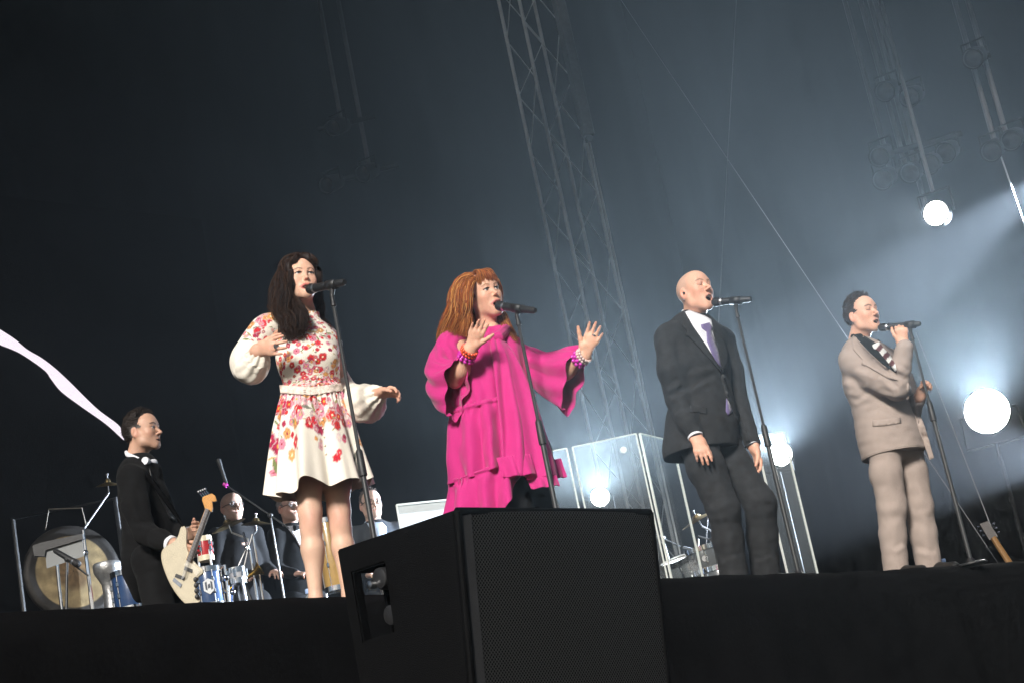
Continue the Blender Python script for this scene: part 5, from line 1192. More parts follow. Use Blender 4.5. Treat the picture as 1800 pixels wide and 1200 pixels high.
def glasses(c, R, s, t, r=0.023, th=0.0028):
    m = MT['black_plastic']; g = MB()
    for x in (-1, 1):
        cc = np.array([x * 0.033, 0.098, 0.0])
        g.tube([c + s * (R @ (cc + np.array([r * cos(a) * 1.1, -0.006 * abs(cos(a)), r * 0.8 * sin(a)]))) for a in np.linspace(0, 2 * pi, 21)], th, 6, cap=False)
        g.tube([c + s * (R @ p) for p in (np.array([x * 0.057, 0.092, 0.006]), np.array([x * 0.074, 0.05, 0.006]), np.array([x * 0.080, -0.01, 0.002]))], th, 6)
    g.tube([c + s * (R @ np.array([x, 0.101, 0.004])) for x in (-0.010, 0.0, 0.010)], th, 6)
    g.build('glasses', m, t)
def band_member(label, px, py, y, yaw, outfit, hair=None, specs=True, skin=(0.50, 0.32, 0.25), tie=None, shirt=None):
    c = Q(px, py, y); base = c.copy(); base[2] = RZ
    t = thing('person', label, 'person', base)
    R = frame(yaw, 0); fw = R[:, 1]; rt = R[:, 0]; neck = c + np.array([0, 0.02, -0.165])
    sh = neck + np.array([0, 0, -0.05]); sR, sL = sh + rt * 0.165, sh - rt * 0.165
    eR, eL = sR + rt * 0.06 - ZR * 0.28, sL - rt * 0.06 - ZR * 0.28
    wR, wL = eR + fw * 0.2 - rt * 0.06 - ZR * 0.08, eL + fw * 0.2 + rt * 0.06 - ZR * 0.08
    hd = head(c, R, neck, dict(open=0.05, skin=skin, brow=(0.2, 0.15, 0.12), h=0.004, beard=0.15, pate=None if hair is not None else (0.46, 0.33, 0.27)))
    hs = [hand(w, w - e + fw * 0.1, s_ * rt * -1, -ZR, L=0.18, curl=(25, 25, 28, 30), elbow=e, skin=skin, h=0.005) for w, e, s_ in ((wR, eR, 1), (wL, eL, -1))]
    hip = sh - ZR * 0.55; kz = (hip[2] + RZ) / 2
    core = limbs([([neck, sh - ZR * 0.1, hip], [0.05, 0.1, 0.11])], skin=skin, h=0.012)
    body([hd] + hs + [core], t)
    if hair is not None:
        hv = short_hair(c, R, hair, seed=21, n=300, top=0.016); obj('hair', hv[0], hv[1], MT['hair'], t, colr=np.clip(hv[2], 0.004, 1))
    tr = [([neck - ZR * 0.02, sh - ZR * 0.02], [0.075, 0.1], dict(k=0.05)), ([sh - ZR * 0.06, sh - ZR * 0.22, hip - ZR * 0.06], [0.13, 0.16, 0.155], dict(sq=(fw, 0.72), k=0.04)), ([sR, sL], [0.06, 0.06], dict(k=0.06)),
          ([sR, eR], [0.062, 0.054]), ([eR, wR - unit(wR - eR) * 0.02], [0.054, 0.042]), ([sL, eL], [0.062, 0.054]), ([eL, wL - unit(wL - eL) * 0.02], [0.054, 0.042])]
    V, F = suit_mesh(tr, [], h=0.010, seed=31); put('jacket', (V, F), outfit, t)
    tp = []
    for s_ in (-1, 1):
        h2 = hip + rt * 0.09 * s_; k = h2.copy(); k[2] = kz; a = h2.copy(); a[2] = RZ + 0.07; tp += [([h2, k, a], [0.105, 0.085, 0.075])]
    put('trousers', suit_mesh(tp + [([hip - rt * 0.09, hip + rt * 0.09], [0.11, 0.11])], [], h=0.012, seed=32), outfit, t)
    if shirt is not None:
        x, yy = proj(neck); x, yy = float(x), float(yy); u = pxm(y)
        bj = bvh_of(V, F); fx = float((proj(neck + fw * 0.1))[0]) - x
        decal('shirt_front', [(x + fx * .4 - .075 * u, yy - .02 * u), (x + fx + .03 * u, yy - .03 * u), (x + fx + .065 * u, yy + .01 * u), (x + fx + .07 * u, yy + .26 * u), (x + fx * .8 - .02 * u, yy + .08 * u)], bj, 0.006, shirt, t, step=4)
        MB().tube([neck + R @ np.array(p) for p in ((0.055, -0.03, 0.035), (0.058, 0.02, 0.012), (0.0, 0.075, -0.02), (-0.058, 0.02, 0.012), (-0.055, -0.03, 0.035))], 0.017, 8).build('shirt_collar', shirt, t)
        if tie is not None:
            bw = MB(); bc = neck + fw * 0.10 - ZR * 0.02
            for k in (-1, 1): bw.lathe(bc, k * rt, [(0, 0.010), (0.02, 0.018), (0.05, 0.026), (0.056, 0.022)], n=10)
            bw.sphere(bc, 0.013, 6); bw.build('bow_tie', tie, t)
    if specs: glasses(c, R, 1.0, t)
    return t
band_member('bald percussionist in black with dark rimmed glasses behind the cymbals', 407, 891, 14.3, 38, cloth_tint('black_shirt_band', (0.014, 0.014, 0.015)))
band_member('grey haired musician in glasses, white shirt and black bow tie', 508, 892, 14.6, 42, TUX, hair=(0.20, 0.18, 0.17), tie=TUX, shirt=MT['white_shirt'])
band_member('musician in glasses, dark jacket and pale blue shirt', 652, 886, 14.2, 22, cloth_tint('slate_jacket', (0.035, 0.04, 0.048)), hair=(0.10, 0.08, 0.07), skin=(0.52, 0.36, 0.29), shirt=cloth_tint('blue_shirt', (0.42, 0.52, 0.66)))

# ------------------------------------------------------------------ microphones and their stands
GRILLE = mat('mic_grille', (0.03, 0.03, 0.032), 0.45, 0.6, bump=0.8, bscale=500)
def microphone(h, tl, label):
    h = np.asarray(h, float); tl = np.asarray(tl, float); d = unit(tl - h); L = max(np.linalg.norm(tl - h), 0.2)
    t = thing('microphone', label, 'microphone', h)
    MB().lathe(h, d, [(-0.024, 0.004), (-0.021, 0.013), (-0.012, 0.021), (0.0, 0.0245), (0.012, 0.0245), (0.028, 0.022)], n=22).build('grille_head', GRILLE, t)
    MB().lathe(h, d, [(0.028, 0.0225), (0.036, 0.0225), (0.040, 0.021)], n=22).build('ring', MT['steel'], t)
    MB().lathe(h, d, [(0.040, 0.0205), (0.07, 0.0195), (L * 0.8, 0.0175), (L * 0.82, 0.0165), (L * 0.95, 0.0165), (L, 0.012)], n=22).build('handle', MT['black_plastic'], t)
    return t, d
def mic_stand(top, at_, d, y, clutch_frac, label, straight=None):
    """top = point under the microphone, at_ = middle of the clip on the microphone"""
    top = np.asarray(top, float); b = top.copy(); b[2] = STAGE_Z
    if straight is not None: b = np.asarray(straight, float)
    t = thing('microphone_stand', label, 'microphone stand', b)
    ax = unit(b - top); L = np.linalg.norm(b - top); m = top + ax * L * clutch_frac
    MB().tube([top + ax * 0.05, m], 0.0085, 10).build('upper_tube', MT['stand_tube'], t)
    MB().tube([m, b + ZR * 0.02], 0.0125, 12).build('lower_tube', MT['stand_tube'], t)
    MB().lathe(m - ax * 0.09, ax, [(0, 0.010), (0.01, 0.016), (0.10, 0.0185), (0.12, 0.0185), (0.125, 0.014)], n=16).build('clutch', MT['black_plastic'], t)
    MB().lathe(top - ax * 0.005, ax, [(0, 0.008), (0.012, 0.011), (0.02, 0.0095), (0.045, 0.0095), (0.052, 0.013), (0.062, 0.013), (0.066, 0.009)], n=14).build('collar', MT['black_plastic'], t)
    # clip: a neck and an open trough round the handle
    cl = MB(); at_ = np.asarray(at_, float); s = unit(np.cross(d, ZR))
    cl.tube([top + ax * 0.01, (top + at_ - ZR * 0.02) / 2, at_ - ZR * 0.012], [0.010, 0.012, 0.014], 8); cl.build('clip_neck', MT['black_plastic'], t)
    V = []; n = 16
    for k in range(n):
        a = radians(-150 + 120 * (-1) + 300 * k / (n - 1) + 0); a = radians(120 + 300 * k / (n - 1))
        for e in (-0.03, 0.035): V.append(at_ + d * e + 0.0215 * (cos(a) * s + sin(a) * np.cross(s, d)))
    F = [[2 * k, 2 * k + 1, 2 * k + 3, 2 * k + 2] for k in range(n - 1)]
    obj('clip', V, F, MT['black_plastic'], t, solid=0.004)
    MB().lathe(b + ZR * 0.002, ZR, [(0, 0.09), (0.008, 0.09), (0.012, 0.082), (0.014, 0.03), (0.04, 0.016)], n=32).build('round_base', MT['black_metal'], t)
    return t
MT['stand_tube'] = mat('stand_tube', (0.045, 0.046, 0.047), 0.35, 0.3, var=0.15, vscale=20)
for (hp, tp, top, cf, who) in (
    ((546, 508, 8.13), (606, 496, 7.95), (583, 517, 8.02), 0.57, 'flowered dress'),
    ((878, 538, 8.66), (941, 546, 8.50), (908, 552, 8.585), 0.46, 'magenta tunic'),
    ((1258, 531, 9.88), (1320, 526, 9.78), (1293, 541, 9.83), 0.50, 'charcoal suit'),
    ((1550, 576, 10.84), (1618, 569, 10.72), (1600, 581, 10.76), 0.37, 'beige suit')):
    h, tl = Q(*hp), Q(*tp); mt, d = microphone(h, tl, 'black handheld microphone at the lips of the singer in the ' + who)
    top_ = Q(*top); at_ = h + d * ((top_ - h) @ d)
    mic_stand(top_, at_, d, 0, cf, 'straight black microphone stand in front of the singer in the ' + who)

# ------------------------------------------------------------------ loudspeaker cabinet in front of the stage
def build_cabinet():
    zt = CAM[2] + 0.1975 * 5.6
    A, B_, D_ = onz(803, 898, zt), onz(1142, 900, zt), onz(596, 968, zt)
    e = unit(B_ - A); W = np.linalg.norm(B_ - A); bk = D_ - A
    Hh = 0.58; tilt = np.array([-e[1], e[0], 0]) * 0.05 / 0.35
    dn = -ZR + tilt; dn0 = -ZR
    base = (A + B_) / 2 + bk / 2 - ZR * Hh; pz = base[2]
    fl = thing('loudspeaker', 'big black loudspeaker cabinet with perforated grille tipped towards the crowd', 'loudspeaker', base)
    CAB = mat('cabinet_paint', (0.002, 0.002, 0.0022), 0.6, var=0.3, vscale=40, bump=0.5, bscale=350, spec=0.06)
    n_in = np.array([-e[1], e[0], 0])
    f0 = 0.03
    # shell: top, right side, bottom, back and a left side with a cut-out pocket at its rear
    top = [A, B_, B_ + bk, D_]; bot = [p + dn * Hh if i < 2 else p + dn0 * Hh for i, p in enumerate(top)]
    mb = MB(); V = top + bot
    mb.add(V, [[0, 1, 2, 3], [7, 6, 5, 4], [1, 5, 6, 2]])
    # back with opening seen through the pocket: only the part right of the pocket is closed
    mb.add([B_ + bk, D_ + e * 0.16, D_ + e * 0.16 + dn0 * Hh, B_ + bk + dn0 * Hh], [[0, 1, 2, 3]])
    # left side pieces around the pocket
    def S(s, h): return A + bk * s + (dn * (1 - s) + dn0 * s) * h
    def quad(s0, h0, s1, h1): mb.add([S(s0, h0), S(s1, h0), S(s1, h1), S(s0, h1)], [[0, 1, 2, 3]])
    quad(0, 0, 0.62, Hh); quad(0.62, 0, 1.0, 0.075); quad(0.92, 0.075, 1.0, Hh); quad(0.62, 0.30, 0.92, Hh)
    # pocket walls
    def wall(p, q, dep): mb.add([p, q, q + dep, p + dep], [[0, 1, 2, 3]])
    dep = e * 0.16
    wall(S(0.62, 0.075), S(0.62, 0.30), dep); wall(S(0.62, 0.075), S(0.92, 0.075), dep); wall(S(0.62, 0.30), S(0.92, 0.30), dep)
    wall(S(0.92, 0.075), S(0.92, 0.30), e * 0.03)
    mb.add([S(0.62, 0.075) + dep, S(0.79, 0.075) + dep, S(0.79, 0.30) + dep, S(0.62, 0.30) + dep], [[0, 1, 2, 3]])
    c = mb.build('cabinet_shell', CAB, fl, smooth=False, solid=0.012)
    # front frame bars and the curved grille set between them
    fr = MB()
    for p, q in ((A, A + dn * Hh), (B_, B_ + dn * Hh), (A, B_), (A + dn * Hh, B_ + dn * Hh)): fr.tube([p, q], 0.013, 10)
    fr.build('front_frame', CAB, fl)
    MB().prism([A + e * 0.015 - n_in * 0.003, A + e * 0.05 - n_in * 0.010, A + e * 0.05 - n_in * 0.010 + dn * Hh, A + e * 0.015 - n_in * 0.003 + dn * Hh], n_in * 0.02).build('side_strip', mat('strip', (0.016, 0.016, 0.017), 0.5, var=0.2), fl, smooth=False)
    g = MB(); nx = 24
    Vg = [A + e * (0.05 + (W - 0.06) * i / nx) - n_in * (0.006 + 0.020 * sin(pi * i / nx)) + dn * hh for i in range(nx + 1) for hh in (0.004, Hh - 0.004)]
    gm = perforated('grille_metal', e, dn)
    obj('grille', Vg, [[2 * i, 2 * i + 2, 2 * i + 3, 2 * i + 1] for i in range(nx)], gm, fl)
    # connectors and handle in the pocket
    MB().lathe(S(0.71, 0.12) + e * 0.02, -e, [(-0.03, 0.036), (0.0, 0.036), (0.015, 0.032), (0.02, 0.02)], n=20).build('knob', MT['black_metal'], fl)
    MB().lathe(S(0.755, 0.135) - e * 0.012, -e, [(-0.02, 0.012), (0.006, 0.012), (0.008, 0.004)], n=14).build('bolt', MT['steel'], fl)
    MB().lathe(S(0.665, 0.13) + e * 0.03, -e, [(-0.03, 0.024), (0.006, 0.024), (0.01, 0.022)], n=20).build('knob', MT['black_metal'], fl)
    MB().lathe(S(0.70, 0.235) + e * 0.03, -e, [(-0.03, 0.030), (0.006, 0.030), (0.01, 0.02)], n=20).build('knob', MT['black_metal'], fl)
    # black plinth carrying it
    pl = thing('plinth', 'black wooden plinth in the pit carrying the loudspeaker cabinet', 'plinth', np.array([base[0], base[1], 0]))
    P4 = [p.copy() for p in (bot[0] + n_in * 0.02, bot[1] + n_in * 0.02, bot[2], bot[3])]
    for p in P4: p[2] = 0.002
    MB().prism(P4, ZR * (pz + 0.001)).build('plinth_box', CAB, pl, smooth=False, bevel=0.01)
    MB().prism([P4[0] - n_in * 0.004, P4[1] - n_in * 0.004, P4[1] - n_in * 0.004 + ZR * 0.05, P4[0] - n_in * 0.004 + ZR * 0.05], n_in * 0.01).build('kick_board', MT['black_plastic'], pl, smooth=False)
def perforated(name, ex, ez):
    """black sheet steel with staggered round holes"""
    m = bpy.data.materials.new(name); m.use_nodes = True; nt = m.node_tree; L = nt.links; b = nt.nodes['Principled BSDF']
    tc = nt.nodes.new('ShaderNodeTexCoord')
    def dot(v, sc):
        n = nt.nodes.new('ShaderNodeVectorMath'); n.operation = 'DOT_PRODUCT'; n.inputs[1].default_value = tuple(np.asarray(v) * sc); L.new(tc.outputs['Object'], n.inputs[0]); return n.outputs['Value']
    def mth(op, a, b_=None):
        n = nt.nodes.new('ShaderNodeMath'); n.operation = op
        for i, v in enumerate((a, b_)):
            if v is None: continue
            if isinstance(v, (int, float)): n.inputs[i].default_value = v
            else: L.new(v, n.inputs[i])
        return n.outputs[0]
    P = 0.0125
    x, z = dot(unit(ex), 2 * pi / P), dot(ZR, 2 * pi / (P * 1.1))
    d = mth('MULTIPLY', mth('COSINE', x), mth('COSINE', z))          # staggered lattice of bumps
    hole = nt.nodes.new('ShaderNodeMapRange'); hole.inputs[1].default_value = -0.1; hole.inputs[2].default_value = 0.35; L.new(d, hole.inputs[0])
    hole.inputs[1].default_value = 0.0; hole.inputs[2].default_value = 0.3
    mix = nt.nodes.new('ShaderNodeMix'); mix.data_type = 'RGBA'; L.new(hole.outputs[0], mix.inputs['Factor'])
    mix.inputs['A'].default_value = (0.020, 0.020, 0.020, 1); mix.inputs['B'].default_value = (0.002, 0.002, 0.002, 1)
    L.new(mix.outputs['Result'], b.inputs['Base Color']); b.inputs['Roughness'].default_value = 0.42
    sp = mth('SUBTRACT', 0.5, mth('MULTIPLY', hole.outputs[0], 0.5)); L.new(sp, b.inputs['Specular IOR Level'])
    return m
build_cabinet()

# ------------------------------------------------------------------ clear drum shield
def acrylic(lo=0.025, hi=0.08):
    m = bpy.data.materials.new('acrylic'); m.use_nodes = True; nt = m.node_tree; L = nt.links; nt.nodes.clear()
    o = nt.nodes.new('ShaderNodeOutputMaterial'); tr = nt.nodes.new('ShaderNodeBsdfTransparent'); tl = nt.nodes.new('ShaderNodeBsdfTranslucent'); gl = nt.nodes.new('ShaderNodeBsdfGlossy')
    tr.inputs['Color'].default_value = (0.95, 0.97, 0.97, 1); tl.inputs['Color'].default_value = (0.9, 0.93, 0.95, 1); gl.inputs['Roughness'].default_value = 0.05
    tc = nt.nodes.new('ShaderNodeTexCoord'); n = nt.nodes.new('ShaderNodeTexNoise'); n.inputs['Scale'].default_value = 3.0; n.inputs['Detail'].default_value = 8; L.new(tc.outputs['Object'], n.inputs['Vector'])
    r = nt.nodes.new('ShaderNodeMapRange'); r.inputs[1].default_value = 0.3; r.inputs[2].default_value = 0.8; r.inputs[3].default_value = lo; r.inputs[4].default_value = hi; L.new(n.outputs['Fac'], r.inputs[0])
    m1 = nt.nodes.new('ShaderNodeMixShader'); L.new(r.outputs[0], m1.inputs[0]); L.new(tr.outputs[0], m1.inputs[1]); L.new(tl.outputs[0], m1.inputs[2])
    m2 = nt.nodes.new('ShaderNodeMixShader'); m2.inputs[0].default_value = 0.04; L.new(m1.outputs[0], m2.inputs[1]); L.new(gl.outputs[0], m2.inputs[2]); L.new(m2.outputs[0], o.inputs[0])
    return m
def edge_mat():
    m = bpy.data.materials.new('acrylic_edge'); m.use_nodes = True; nt = m.node_tree; L = nt.links; nt.nodes.clear()
    o = nt.nodes.new('ShaderNodeOutputMaterial'); d = nt.nodes.new('ShaderNodeBsdfDiffuse'); tl = nt.nodes.new('ShaderNodeBsdfTranslucent'); m1 = nt.nodes.new('ShaderNodeMixShader')
    for n in (d, tl): n.inputs['Color'].default_value = (0.9, 0.92, 0.88, 1)
    m1.inputs[0].default_value = 0.55; L.new(d.outputs[0], m1.inputs[1]); L.new(tl.outputs[0], m1.inputs[2]); L.new(m1.outputs[0], o.inputs[0]); return m
MT['acrylic'], MT['acrylic_edge'], MT['milky'] = acrylic(), edge_mat(), acrylic(0.12, 0.22)
riser('drum_riser', 3.0, 8.2, 2.2, 6.4, RIS)
def build_shield():
    zc = Q(1123, 760, 12.2)[2]
    pts = [onz(940, 797, zc), onz(1001, 786, zc), onz(1123, 760, zc), onz(1185, 775, zc)]
    pts2 = [onz(1323, 765, zc), onz(1382, 759, zc)]
    t = thing('drum_shield', 'hinged clear acrylic panels with bright edges screening the drum kit', 'drum shield', np.array([*(pts[2][:2]), RZ]))
    def panel(a, b, am='acrylic'):
        h_ = a[2] - RZ; d = unit(b - a); n = np.array([-d[1], d[0], 0]); a2, b2 = a + d * 0.02, b - d * 0.02
        o = MB().prism([a2, b2, b2 - ZR * h_, a2 - ZR * h_], n * 0.006).build('panel', MT[am], t, smooth=False)
        for p, q, w in ((a2, b2, 0.006), (a2, a2 - ZR * h_, 0.009), (b2, b2 - ZR * h_, 0.009)):
            s = unit(q - p); u = np.cross(s, n); MB().box((p + q) / 2 + n * 0.003, (q - p) / 2, u * w * 0.6, n * w * 0.8).build('edge', MT['acrylic_edge'], o, smooth=False)
    for a, b in zip(pts[:-1], pts[1:]): panel(a, b)
    panel(*pts2, 'milky')
    k = unit(pts[2] - pts[1]); MB().lathe(onz(1096, 790, zc - 0.12) , np.array([k[1], -k[0], 0]), [(0, 0.022), (0.004, 0.022)], n=20).build('sticker', MT['acrylic_edge'], t)
    # low screen by itself further left
    z2 = Q(697, 887, 12.6)[2]; a, b = onz(697, 887, z2), onz(815, 875, z2)
    s = thing('acrylic_screen', 'low frosted screen standing behind the loudspeaker cabinet beside the magenta tunic', 'screen', np.array([a[0], a[1], STAGE_Z]))
    d = unit(b - a); n = np.array([-d[1], d[0], 0]); h_ = a[2] - STAGE_Z - 0.003
    FR = mat('frosted', (0.55, 0.60, 0.62), 0.6, var=0.05)
    o = MB().prism([a, b, b - ZR * h_, a - ZR * h_], n * 0.008).build('panel', FR, s, smooth=False)
    for p, q in ((a, b), (a, a - ZR * h_)): MB().box((p + q) / 2 - n * 0.002, (q - p) / 2, np.cross(unit(q - p), n) * 0.006, n * 0.007).build('edge', MT['acrylic_edge'], s, smooth=False)
build_shield()

# ------------------------------------------------------------------ drums, cymbals and stands
def drum(name, label, px, py, y, r, h_, colr, axis=ZR, lugs=6, badge=None, bands=None, group=None):
    c = Q(px, py, y); axis = unit(axis)
    t = thing(name, label, 'drum', c - axis * h_ / 2, group)
    b = c - axis * h_ / 2
    MB().lathe(b, axis, [(0, r * 0.97), (0.01, r), (h_ - 0.01, r), (h_, r * 0.97)], n=36).build('shell', mat(name + '_shell', colr, 0.25, var=0.08, coat=0.5), t)
    for z, nm in ((0.0, 'hoop'), (h_, 'hoop')):
        MB().lathe(b + axis * z, axis, [(-0.018, r * 1.0), (-0.018, r * 1.06), (0.018, r * 1.06), (0.018, r * 1.0)], n=36, cap=False).build('hoop', MT['chrome'] if bands is None else bands, t)
    MB().lathe(b + axis * h_, axis, [(0.002, r * 0.96), (0.006, 0.01)], n=36).build('drumhead', mat('drumhead', (0.6, 0.58, 0.52), 0.5), t)
    u = unit(np.cross(axis, [0.3, 1, 0.2])); w = np.cross(axis, u)
    for k in range(lugs):
        a = 2 * pi * k / lugs + 0.3; p = b + r * 1.04 * (cos(a) * u + sin(a) * w)
        l = MB(); l.tube([p + axis * 0.01, p + axis * (h_ - 0.01)], 0.0035, 6)
        l.lathe(p + axis * h_ * 0.30, axis, [(0, 0.006), (0.006, 0.011), (0.03, 0.011), (0.036, 0.006)], n=8); l.lathe(p + axis * h_ * 0.62, axis, [(0, 0.006), (0.006, 0.011), (0.03, 0.011), (0.036, 0.006)], n=8)
        l.build('lug', MT['chrome'], t)
    if badge == 'hex':
        n = unit(CAM - c); n = unit(n - (n @ axis) * axis); s = np.cross(axis, n); p = c + n * (r + 0.004)
        hx = [(0, 0.062), (0.042, 0.040), (0.042, -0.030), (0, -0.062), (-0.042, -0.030), (-0.042, 0.040)]
        MB().prism([p + s * a * 0.85 + axis * b_ * 0.85 for a, b_ in hx], n * 0.004).build('badge', mat('badge', (0.6, 0.62, 0.64), 0.5), t, smooth=False)
        for q in ([(-0.024, 0.026), (-0.012, 0.034), (-0.012, -0.026), (-0.024, -0.018)], [(0.012, 0.034), (0.024, 0.026), (0.024, -0.018), (0.012, -0.026)], [(-0.006, 0.012), (0.008, 0.018), (0.010, -0.010), (-0.008, -0.014)]):
            MB().prism([p + n * 0.004 + s * a + axis * b_ for a, b_ in q], n * 0.002).build('emblem', mat('emblem', (0.04, 0.05, 0.07), 0.5), t, smooth=False)
    elif badge == 'round':
        n = unit(CAM - c); n = unit(n - (n @ axis) * axis); MB().lathe(c + n * (r + 0.001), n, [(0, 0.022), (0.003, 0.022)], n=18).build('badge', MT['steel'], t)
    legs = MB(); 
    for k in range(3):
        a = 2 * pi * k / 3 + 0.5; p = b + r * 0.9 * (cos(a) * u + sin(a) * w); q = p + 0.06 * (cos(a) * u + sin(a) * w); q[2] = RZ
        if p[2] > RZ + 0.05: MB().tube([p + axis * 0.05, q], 0.008, 6).build('leg', MT['steel'], t)
    return t
def cymbal(label, px, py, y, r, tilt, boom=None, group='cymbals of the band'):
    c = Q(px, py, y); ax = unit(np.array(tilt, float)); base = c.copy(); base[2] = RZ
    t = thing('cymbal', label, 'cymbal', base, group)
    MB().lathe(c, ax, [(0.0, r), (0.004, r * 0.96), (0.022, r * 0.35), (0.026, r * 0.26), (0.045, r * 0.18), (0.052, 0.006), (0.048, 0.004), (0.020, r * 0.3), (0.001, r * 0.97)], n=40, cap=False).build('bronze_plate', MT['bronze'], t)
    MB().lathe(c + ax * 0.05, ax, [(-0.1, 0.006), (0.02, 0.006), (0.022, 0.011), (0.034, 0.011)], n=10).build('wing_nut', MT['chrome'], t)
    p = c - ax * 0.05; k = p.copy() if boom is None else np.asarray(boom, float)
    if boom is not None: MB().tube([p, k], 0.007, 8).build('boom_arm', MT['steel'], t)
    MB().tube([k, np.array([k[0], k[1], RZ + 0.3])], 0.010, 8).build('upper_tube', MT['chrome'], t)
    MB().tube([np.array([k[0], k[1], RZ + 0.5]), np.array([k[0], k[1], RZ + 0.12])], 0.014, 8).build('lower_tube', MT['chrome'], t)
    for a in (0.3, 2.4, 4.5): MB().tube([np.array([k[0], k[1], RZ + 0.35]), np.array([k[0] + 0.28 * cos(a), k[1] + 0.28 * sin(a), RZ + 0.01])], 0.008, 6).build('leg', MT['steel'], t)
    return t
def boom_stand(label, foot, joint, tip, micd=None, floor=RZ, pink=False):
    j = np.asarray(joint, float); b = j.copy(); b[2] = floor
    if foot is not None: b = np.asarray(foot, float); b[2] = floor
    t = thing('boom_microphone_stand', label, 'microphone stand', b)
    MB().tube([j, b + ZR * 0.02], [0.008, 0.011], 8).build('upright_tube', MT['stand_tube'], t)
    MB().sphere(j, 0.02, 6).build('swivel', MT['black_plastic'], t)
    d = unit(np.asarray(tip) - j); MB().tube([j - d * 0.18, np.asarray(tip, float)], 0.006, 8).build('boom_arm', MT['stand_tube'], t)
    for a in (0.5, 2.6, 4.7): MB().tube([b + ZR * 0.15, b + np.array([0.3 * cos(a), 0.3 * sin(a), 0.01])], 0.008, 6).build('leg', MT['black_metal'], t)
    if micd is not None:
        md = unit(micd); h = np.asarray(tip) + md * 0.02; MB().lathe(h, md, [(0, 0.010), (0.02, 0.013), (0.12, 0.014), (0.15, 0.018), (0.18, 0.018), (0.19, 0.008)], n=14).build('small_microphone', MT['black_plastic'], t)
    if pink: MB().lathe(np.asarray(tip, float), d, [(0, 0.015), (0.03, 0.015)], n=10).build('clip', mat('pink_clip', (0.6, 0.05, 0.4), 0.4), t)
    return t
MT['bronze'] = mat('bronze', (0.16, 0.12, 0.06), 0.4, 0.9, var=0.3, vscale=25)
# gong with its rope frame
def build_gong():
    y = 13.0; c = Q(128, 1004, y); n = unit(unit(CAM - c) * np.array([1, 1, 0]) + np.array([0.25, 0, 0.05])); Rg = 0.345
    base = c.copy(); base[2] = RZ; t = thing('gong', 'large hammered bronze gong with pale centre and dark rim', 'gong', base)
    prof = [(-0.06, Rg * 0.97), (-0.02, Rg), (0.0, Rg * 0.98)]; rs = [Rg * 0.98, Rg * 0.86, Rg * 0.77, Rg * 0.74, Rg * 0.6, Rg * 0.42, Rg * 0.3, Rg * 0.2, Rg * 0.08, 0.004]
    for i, r in enumerate(rs): prof.append((0.002 + 0.02 * (1 - r / Rg), r))
    V, F, _, _ = None, None, None, None
    mb = MB(); mb.lathe(c, n, prof, n=72, cap=False); V = np.vstack(mb.V)
    rr = np.linalg.norm(V - c - ((V - c) @ n)[:, None] * n, axis=1) / Rg
    a = np.arctan2((V - c)[:, 2], (V - c)[:, 0])
    C = np.where((rr > 0.755)[:, None], (0.045, 0.04, 0.036), (0.40, 0.30, 0.16)); C = np.where(((rr < 0.32))[:, None], (0.22, 0.14, 0.07), C)
    C = C * (1 + 0.2 * np.sin(a * 9 + rr * 20) * (rr < 0.75))[:, None]
    o = obj('gong_disc', V, mb.F, mat('gong_bronze', attr=True, rough=0.55, metal=0.4, var=0.35, vscale=14, bump=0.5, bscale=40), t, colr=C)
    fr = [Q(80, 930, y - 0.02), Q(86, 894, y - 0.02), Q(144, 892, y - 0.02), Q(151, 921, y - 0.02)]
    MB().tube(fr, 0.005, 6).build('hanging_cord', mat('cord', (0.25, 0.22, 0.18), 0.8), t)
    tz = Q(115, 893, y)[2] + 0.02; pts = [Q(38, 1040, y + 0.08), None, None, Q(222, 1020, y + 0.08)]
    l0, l1 = pts[0].copy(), pts[3].copy(); a0, a1 = l0.copy(), l1.copy(); a0[2] = a1[2] = tz; l0[2] = l1[2] = RZ
    MB().tube([l0, a0, a1, l1], 0.018, 8).build('gong_frame', MT['black_metal'], t)
build_gong()
bs = Q(146, 931, 12.3); cymbal('dark cymbal on a long boom behind the tailcoat player', 190, 853, 12.6, 0.085, (0.1, -0.25, 1), boom=bs)
def goblet():
    c = Q(188, 992, 12.2); base = c.copy(); t = thing('goblet_drum', 'silver goblet drum standing in front of the gong', 'drum', np.array([c[0], c[1], RZ]))
    MB().lathe(c, -ZR, [(-0.012, 0.088), (0.0, 0.095), (0.02, 0.095), (0.05, 0.092), (0.09, 0.07), (0.13, 0.052), (0.2, 0.048), (0.28, 0.055), (0.34, 0.066)], n=32).build('shell', mat('cast_silver', (0.42, 0.42, 0.42), 0.35, 0.8, var=0.3, vscale=30, bump=0.6, bscale=90), t)
    MB().lathe(c + ZR * 0.012, ZR, [(0, 0.086), (0.003, 0.01)], n=32).build('drumhead', mat('skin_head', (0.5, 0.46, 0.4), 0.5), t)
    MB().tube([c - ZR * 0.34, np.array([c[0], c[1], RZ + 0.005])], 0.02, 8).build('stand', MT['black_metal'], t)
goblet()
